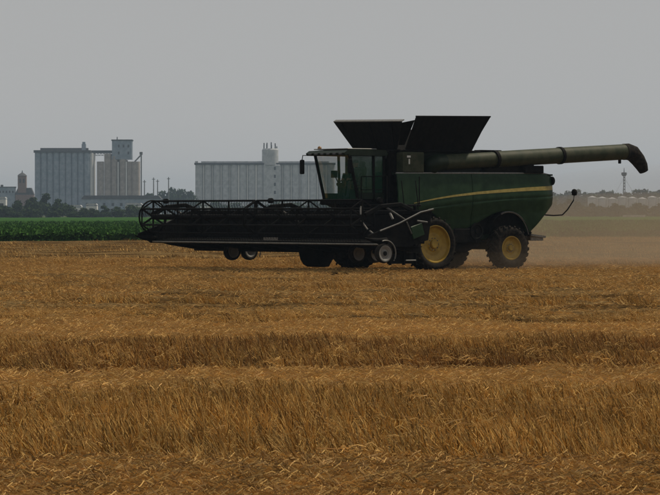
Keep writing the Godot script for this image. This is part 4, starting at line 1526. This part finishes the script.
func make_operator() -> void:
	var base := comb.transform
	var who := thing("person", "operator in dark clothes and cap seated at the wheel inside the cab", "person", base * Vector3(-1.98, 2.93, 0), deg_to_rad(TURN))
	# seated, facing -x; origin on the seat
	var st := S()
	var body := []
	body.append([Vector3(0.05, 0.10, 0), Vector3(0.06, 0.30, 0), 0.15, 0.145])
	body.append([Vector3(0.06, 0.30, 0), Vector3(0.05, 0.46, 0), 0.145, 0.15])
	body.append([Vector3(0.05, 0.50, -0.13), Vector3(0.05, 0.50, 0.13), 0.09, 0.09])
	body.append([Vector3(0.04, 0.55, 0), Vector3(0.01, 0.66, 0), 0.06, 0.055])
	for s in [1.0, -1.0]:
		body.append([Vector3(0.03, 0.08, 0.10 * s), Vector3(-0.40, 0.10, 0.13 * s), 0.095, 0.065])
		body.append([Vector3(-0.40, 0.10, 0.13 * s), Vector3(-0.46, -0.32, 0.13 * s), 0.062, 0.045])
		body.append([Vector3(-0.46, -0.36, 0.13 * s), Vector3(-0.62, -0.39, 0.14 * s), 0.045, 0.035])
		body.append([Vector3(0.05, 0.50, 0.19 * s), Vector3(-0.08, 0.26, 0.25 * s), 0.062, 0.048])
		body.append([Vector3(-0.08, 0.26, 0.25 * s), Vector3(-0.38, 0.24, 0.185 * s), 0.044, 0.032])
	nets(st, body, 0.024, 0.05)
	obj("body", st, M.shirt, who)
	# head
	st = S()
	var head := [[Vector3(0.005, 0.80, 0), Vector3(-0.01, 0.77, 0), 0.095, 0.088], [Vector3(-0.03, 0.72, 0), Vector3(-0.055, 0.685, 0), 0.062, 0.04], [Vector3(0.02, 0.62, 0), Vector3(0.01, 0.70, 0), 0.052, 0.052], [Vector3(-0.098, 0.765, 0), Vector3(-0.112, 0.74, 0), 0.012, 0.016], [Vector3(0.01, 0.75, 0.085), Vector3(0.01, 0.775, 0.09), 0.016, 0.02], [Vector3(0.01, 0.75, -0.085), Vector3(0.01, 0.775, -0.09), 0.016, 0.02]]
	nets(st, head, 0.009, 0.02)
	obj("head", st, M.skin, who)
	st = S()
	for s in [1.0, -1.0]:
		lathe(st, Vector3(-0.090, 0.778, 0.033 * s), Basis(Vector3.BACK, PI / 2), [Vector2(0, -0.008), Vector2(0.012, 0), Vector2(0, 0.01)], 8)
	box(st, Vector3(-0.088, 0.703, 0), Vector3(0.012, 0.008, 0.045), 0.003)
	obj("face_features", st, M.seat_fabric, who)
	st = S()
	lathe(st, Vector3(0.0, 0.80, 0), Basis(), [Vector2(0.106, 0.01), Vector2(0.108, 0.04), Vector2(0.09, 0.085), Vector2(0.05, 0.108), Vector2(0, 0.114)], 20, true)
	prism(st, [Vector2(-0.09, 0.815), Vector2(-0.19, 0.80), Vector2(-0.19, 0.806), Vector2(-0.09, 0.826)], -0.07, 0.07)
	obj("cap", st, M.cap, who)
	# hands closed on the wheel
	for s in [1.0, -1.0]:
		st = S()
		var w := Vector3(-0.395, 0.24, 0.18 * s)
		var hb := [[w, w + Vector3(-0.075, 0.0, -0.005 * s), 0.026, 0.03]]
		for k in 4:
			var o := Vector3(-0.075, 0.025 - 0.017 * k, -0.004 * s)
			var ln: float = [0.9, 1.0, 0.95, 0.75][k]
			hb.append([w + o, w + o + Vector3(-0.034 * ln, -0.006, -0.012 * s), 0.0095, 0.009])
			hb.append([w + o + Vector3(-0.034 * ln, -0.006, -0.012 * s), w + o + Vector3(-0.030 * ln, -0.012, -0.042 * s), 0.009, 0.0085])
			hb.append([w + o + Vector3(-0.030 * ln, -0.012, -0.042 * s), w + o + Vector3(-0.006, -0.014, -0.05 * s), 0.0085, 0.008])
		hb.append([w + Vector3(-0.03, 0.02, -0.015 * s), w + Vector3(-0.055, 0.04, -0.04 * s), 0.012, 0.010])
		hb.append([w + Vector3(-0.055, 0.04, -0.04 * s), w + Vector3(-0.085, 0.035, -0.05 * s), 0.010, 0.009])
		nets(st, hb, 0.0055, 0.008)
		obj("hand", st, M.skin, who)

# ---------------------------------------------------------------- stubble
func blade(st: SurfaceTool, base: Vector3, lean: Vector3, h: float, w: float, bend: Vector3, col: Color, turn: float) -> void:
	st.set_color(col)
	var side := Vector3(cos(turn), 0, sin(turn)) * w * 0.5
	var p := base
	var dir := Vector3.UP + lean
	for k in 3:
		var q := p + dir.normalized() * h / 3.0
		var w1 := 1.0 - 0.22 * (k + 1)
		var w0 := 1.0 - 0.22 * k
		quad(st, p - side * w0, p + side * w0, q + side * w1, q - side * w1)
		p = q
		dir += bend

func clump(seed_: int, n: int, h: float, w: float, spread: float) -> ArrayMesh:
	var r := RandomNumberGenerator.new()
	r.seed = seed_
	var st := S()
	for k in n:
		var v := 0.22 + 1.45 * pow(r.randf(), 1.4)
		var c := Color(v, v * (0.93 + 0.12 * r.randf()), v * (0.8 + 0.3 * r.randf()))
		var lean := Vector3(-0.26 + 0.27 * r.randfn(), 0, 0.25 * r.randfn())
		if r.randf() < 0.12: lean *= 2.2
		var bend := Vector3(-0.06 + 0.20 * r.randfn(), -0.08 * r.randf(), 0.16 * r.randfn())
		blade(st, Vector3((r.randf() - 0.5) * spread, -0.01, (r.randf() - 0.5) * spread), lean, h * (0.5 + 0.6 * r.randf()), w * (0.6 + 0.8 * r.randf()), bend, c, r.randf() * PI)
	st.generate_normals()
	return st.commit()

func litter(seed_: int, n: int, ln: float, w: float, spread: float) -> ArrayMesh:
	var r := RandomNumberGenerator.new()
	r.seed = seed_
	var st := S()
	for k in n:
		var v := 0.75 + 0.7 * r.randf()
		st.set_color(Color(v, v * 0.98, v * (0.9 + 0.3 * r.randf())))
		var a := r.randf() * TAU
		var l := ln * (0.4 + r.randf())
		var p := Vector3((r.randf() - 0.5) * spread, 0.01 + r.randf() * 0.05, (r.randf() - 0.5) * spread)
		var q := p + Vector3(cos(a) * l * 0.5, 0.05 * r.randf(), sin(a) * l * 0.5)
		var t := q + Vector3(cos(a + r.randfn() * 0.5) * l * 0.5, 0.06 * (r.randf() - 0.45), sin(a + r.randfn() * 0.5) * l * 0.5)
		var up := Vector3(0.3 * r.randfn(), 1, 0.3 * r.randfn()).normalized() * w * 0.5
		quad(st, p - up, p + up, q + up, q - up)
		quad(st, q - up, q + up, t + up, t - up)
	st.generate_normals()
	return st.commit()

var patch := FastNoiseLite.new()
# which pass of the machine a spot belongs to, with ragged edges
func strip(x: float, d: float) -> float:
	return d + 0.06 * x + 0.045 * d * patch.get_noise_2d(x * 0.28, d * 0.05) + 0.030 * d * patch.get_noise_2d(x * 1.3 + 31.0, d * 0.3) + 0.5 * patch.get_noise_2d(x * 5.0, d * 2.0 + 70.0)

# 1 where stubble stands, 0 on the flattened, chaff-covered strips
func standing(x: float, d: float) -> float:
	var w := strip(x, d)
	var s := 1.0
	for a in [[22.2, 2.7], [36.9, 3.2], [52.5, 5.0], [66.0, 3.0], [77.0, 4.0], [88.5, 3.0], [99.0, 3.4], [112.0, 5.0], [128.0, 3.0], [150.0, 5.0], [175.0, 5.0], [205.0, 8.0]]:
		var e: float = abs(w - a[0]) - a[1]
		s = minf(s, smoothstep(-1.3, 0.6, e))
	return s

func make_stubble() -> void:
	patch.seed = 12
	patch.frequency = 0.4
	patch.fractal_octaves = 3
	var straw := StandardMaterial3D.new()
	straw.vertex_color_use_as_albedo = true
	straw.roughness = 0.7
	straw.metallic_specular = 0.25
	straw.cull_mode = BaseMaterial3D.CULL_DISABLED
	straw.backlight_enabled = true
	straw.backlight = lin(0.20, 0.125, 0.04)
	# three bands of distance with their own clump sizes
	var sets := []   # [mesh, transforms, colours]
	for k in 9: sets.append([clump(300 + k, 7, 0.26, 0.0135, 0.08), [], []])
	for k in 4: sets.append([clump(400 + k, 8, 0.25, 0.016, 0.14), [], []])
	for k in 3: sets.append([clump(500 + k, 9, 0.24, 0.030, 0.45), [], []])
	var rowdir := Vector2(-0.035, 1.0).normalized()      # rows run almost straight away from the camera
	var add := func(k: int, x: float, d: float, h: float, bright: float) -> void:
		var b := Basis(Vector3.UP, rng.randf_range(-1.1, 1.1)).scaled(Vector3(1.0, h, 1.0))
		sets[k][1].append(Transform3D(b, Vector3(x, ground_y(x, -d) - 0.005, -d)))
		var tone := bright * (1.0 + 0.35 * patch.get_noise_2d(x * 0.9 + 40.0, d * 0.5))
		# shade on the second standing band's front face, put into a darker brown
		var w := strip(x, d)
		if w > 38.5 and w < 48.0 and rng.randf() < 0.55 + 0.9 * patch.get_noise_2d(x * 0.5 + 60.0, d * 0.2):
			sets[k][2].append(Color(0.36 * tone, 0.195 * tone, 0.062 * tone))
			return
		sets[k][2].append(Color(0.60 * tone, 0.365 * tone, 0.115 * tone))
	# near rows, 0.19 m apart
	var zones := [[21.0, 47.0, 0.19, 0.065, 0, 9], [47.0, 125.0, 0.19, 0.22, 9, 4], [125.0, 250.0, 0.38, 1.1, 13, 3]]
	for zn in zones:
		var dmax: float = zn[1]
		var half: float = dmax * 0.1053 * 1.08 + 2.0
		var nrow := int(2.0 * half / zn[2])
		for i in nrow:
			var x0: float = -half + i * zn[2]
			var d: float = zn[0]
			while d < dmax:
				d += zn[3] * rng.randf_range(0.55, 1.45)
				var x: float = x0 + rowdir.x * (d - zn[0]) + rng.randfn() * 0.022
				if abs(x) > d * 0.1053 * 1.08 + 1.8: continue
				if d > crop_edge(x) - 1.0: continue
				var s := standing(x, d)
				var gap := patch.get_noise_2d(x * 1.6 + 200.0, d * 0.8)
				if gap < (-0.42 if d < 46.0 else -0.22): continue
				if s < 0.25 and rng.randf() < 0.88: continue
				# keep clear of the wheels
				if in_track(x, d): continue
				var h := lerpf(0.28, 1.0, s) * (1.0 + 0.35 * patch.get_noise_2d(x * 0.7, d * 0.35))
				if d > 46.5:
					# shorter, in uneven tufts
					h *= lerpf(0.22, 1.0, smoothstep(-0.15, 0.45, patch.get_noise_2d(x * 2.2 + 9.0, d * 0.55)))
				if d > 92.0 and d < 116.0: h *= 0.55
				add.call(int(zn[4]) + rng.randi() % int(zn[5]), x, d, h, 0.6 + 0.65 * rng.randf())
	var root := Node3D.new()
	root.name = "wheat_stubble"
	add_child(root)
	tag(root, "cut golden wheat stubble standing in rows across the whole field", "stubble", "", "stuff")
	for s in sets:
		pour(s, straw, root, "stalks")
	# loose straw
	var lit := []
	for k in 4: lit.append([litter(600 + k, 9, 0.13, 0.008, 0.3), [], []])
	for k in 3: lit.append([litter(700 + k, 8, 0.20, 0.012, 0.6), [], []])
	for n in 26000:
		var d: float = lerpf(21.0, 62.0, sqrt(rng.randf()))
		var x := rng.randf_range(-1, 1) * (d * 0.114 + 1.5)
		var s := standing(x, d)
		if s > 0.5 and rng.randf() < 0.85: continue
		var k := rng.randi() % 4
		lit[k][1].append(Transform3D(Basis(Vector3.UP, rng.randf() * TAU), Vector3(x, ground_y(x, -d) + (0.0 if s < 0.5 else rng.randf() * 0.14), -d)))
		var v := 0.85 + 0.55 * rng.randf()
		if rng.randf() < 0.06: v *= 1.5
		lit[k][2].append(Color(0.57 * v, 0.36 * v, 0.125 * v))
	for n in 7000:
		var d := rng.randf_range(20.6, 25.3)
		var x := rng.randf_range(-1, 1) * (d * 0.114 + 1.5)
		var k := rng.randi() % 4
		lit[k][1].append(Transform3D(Basis(Vector3.UP, rng.randf() * TAU), Vector3(x, ground_y(x, -d) + rng.randf() * 0.03, -d)))
		var v := 0.35 + 1.1 * rng.randf()
		lit[k][2].append(Color(0.57 * v, 0.36 * v, 0.125 * v))
	for n in 7000:
		var d: float = lerpf(60.0, 135.0, sqrt(rng.randf()))
		var x := rng.randf_range(-1, 1) * (d * 0.114 + 2.0)
		if in_track(x, d): continue
		var k := 4 + rng.randi() % 3
		lit[k][1].append(Transform3D(Basis(Vector3.UP, rng.randf() * TAU), Vector3(x, ground_y(x, -d), -d)))
		var v := 0.85 + 0.5 * rng.randf()
		lit[k][2].append(Color(0.57 * v, 0.35 * v, 0.12 * v))
	root = Node3D.new()
	root.name = "loose_straw"
	add_child(root)
	tag(root, "loose pale straw and chaff lying flat between the stubble", "straw", "", "stuff")
	for s in lit:
		pour(s, straw, root, "straw")

func in_track(x: float, d: float) -> bool:
	var p: Vector3 = comb.transform.affine_inverse() * Vector3(x, 0, -d)
	return p.x > -1.4 and p.x < 4.6 and abs(p.z) > 1.2 and abs(p.z) < 2.6

func pour(s: Array, m: Material, root: Node3D, called: String) -> void:
	if s[1].is_empty(): return
	var mm := MultiMesh.new()
	mm.transform_format = MultiMesh.TRANSFORM_3D
	mm.use_colors = true
	mm.mesh = s[0]
	mm.instance_count = s[1].size()
	for i in s[1].size():
		mm.set_instance_transform(i, s[1][i])
		mm.set_instance_color(i, s[2][i])
	var mi := MultiMeshInstance3D.new()
	mi.name = called
	mi.multimesh = mm
	mi.material_override = m
	mi.set_meta("kind", "stuff")
	root.add_child(mi, true)

# ---------------------------------------------------------------- dust
func make_dust() -> void:
	var i := 0
	for a in [[Vector3(12.5, 0.6, -119.0), Vector3(22, 4.4, 14), 0.044], [Vector3(16.0, 0.8, -126.0), Vector3(26, 6.5, 18), 0.014], [Vector3(5.6, 0.1, -109.6), Vector3(6.0, 1.1, 5.0), 0.016], [Vector3(7.2, 0.2, -111.0), Vector3(8.5, 2.0, 7.0), 0.014], [Vector3(10.5, 0.3, -114.0), Vector3(12, 2.8, 9.0), 0.014]]:
		var f := FogVolume.new()
		f.name = "dust_haze" if i == 0 else "dust_haze_%03d" % i
		f.shape = RenderingServer.FOG_VOLUME_SHAPE_ELLIPSOID
		f.size = a[1]
		f.position = a[0]
		var fm := FogMaterial.new()
		fm.albedo = Color(0.88, 0.78, 0.66)
		fm.density = a[2]
		f.material = fm
		add_child(f)
		tag(f, ["low tan dust hanging behind the combine at right", "thin high dust drifting over the green field at right", "thin dust kicked up low round the front wheel", "thin dust round the combine's rear wheel", "dust trailing just behind the rear wheel"][i], "dust", "", "stuff")
		i += 1
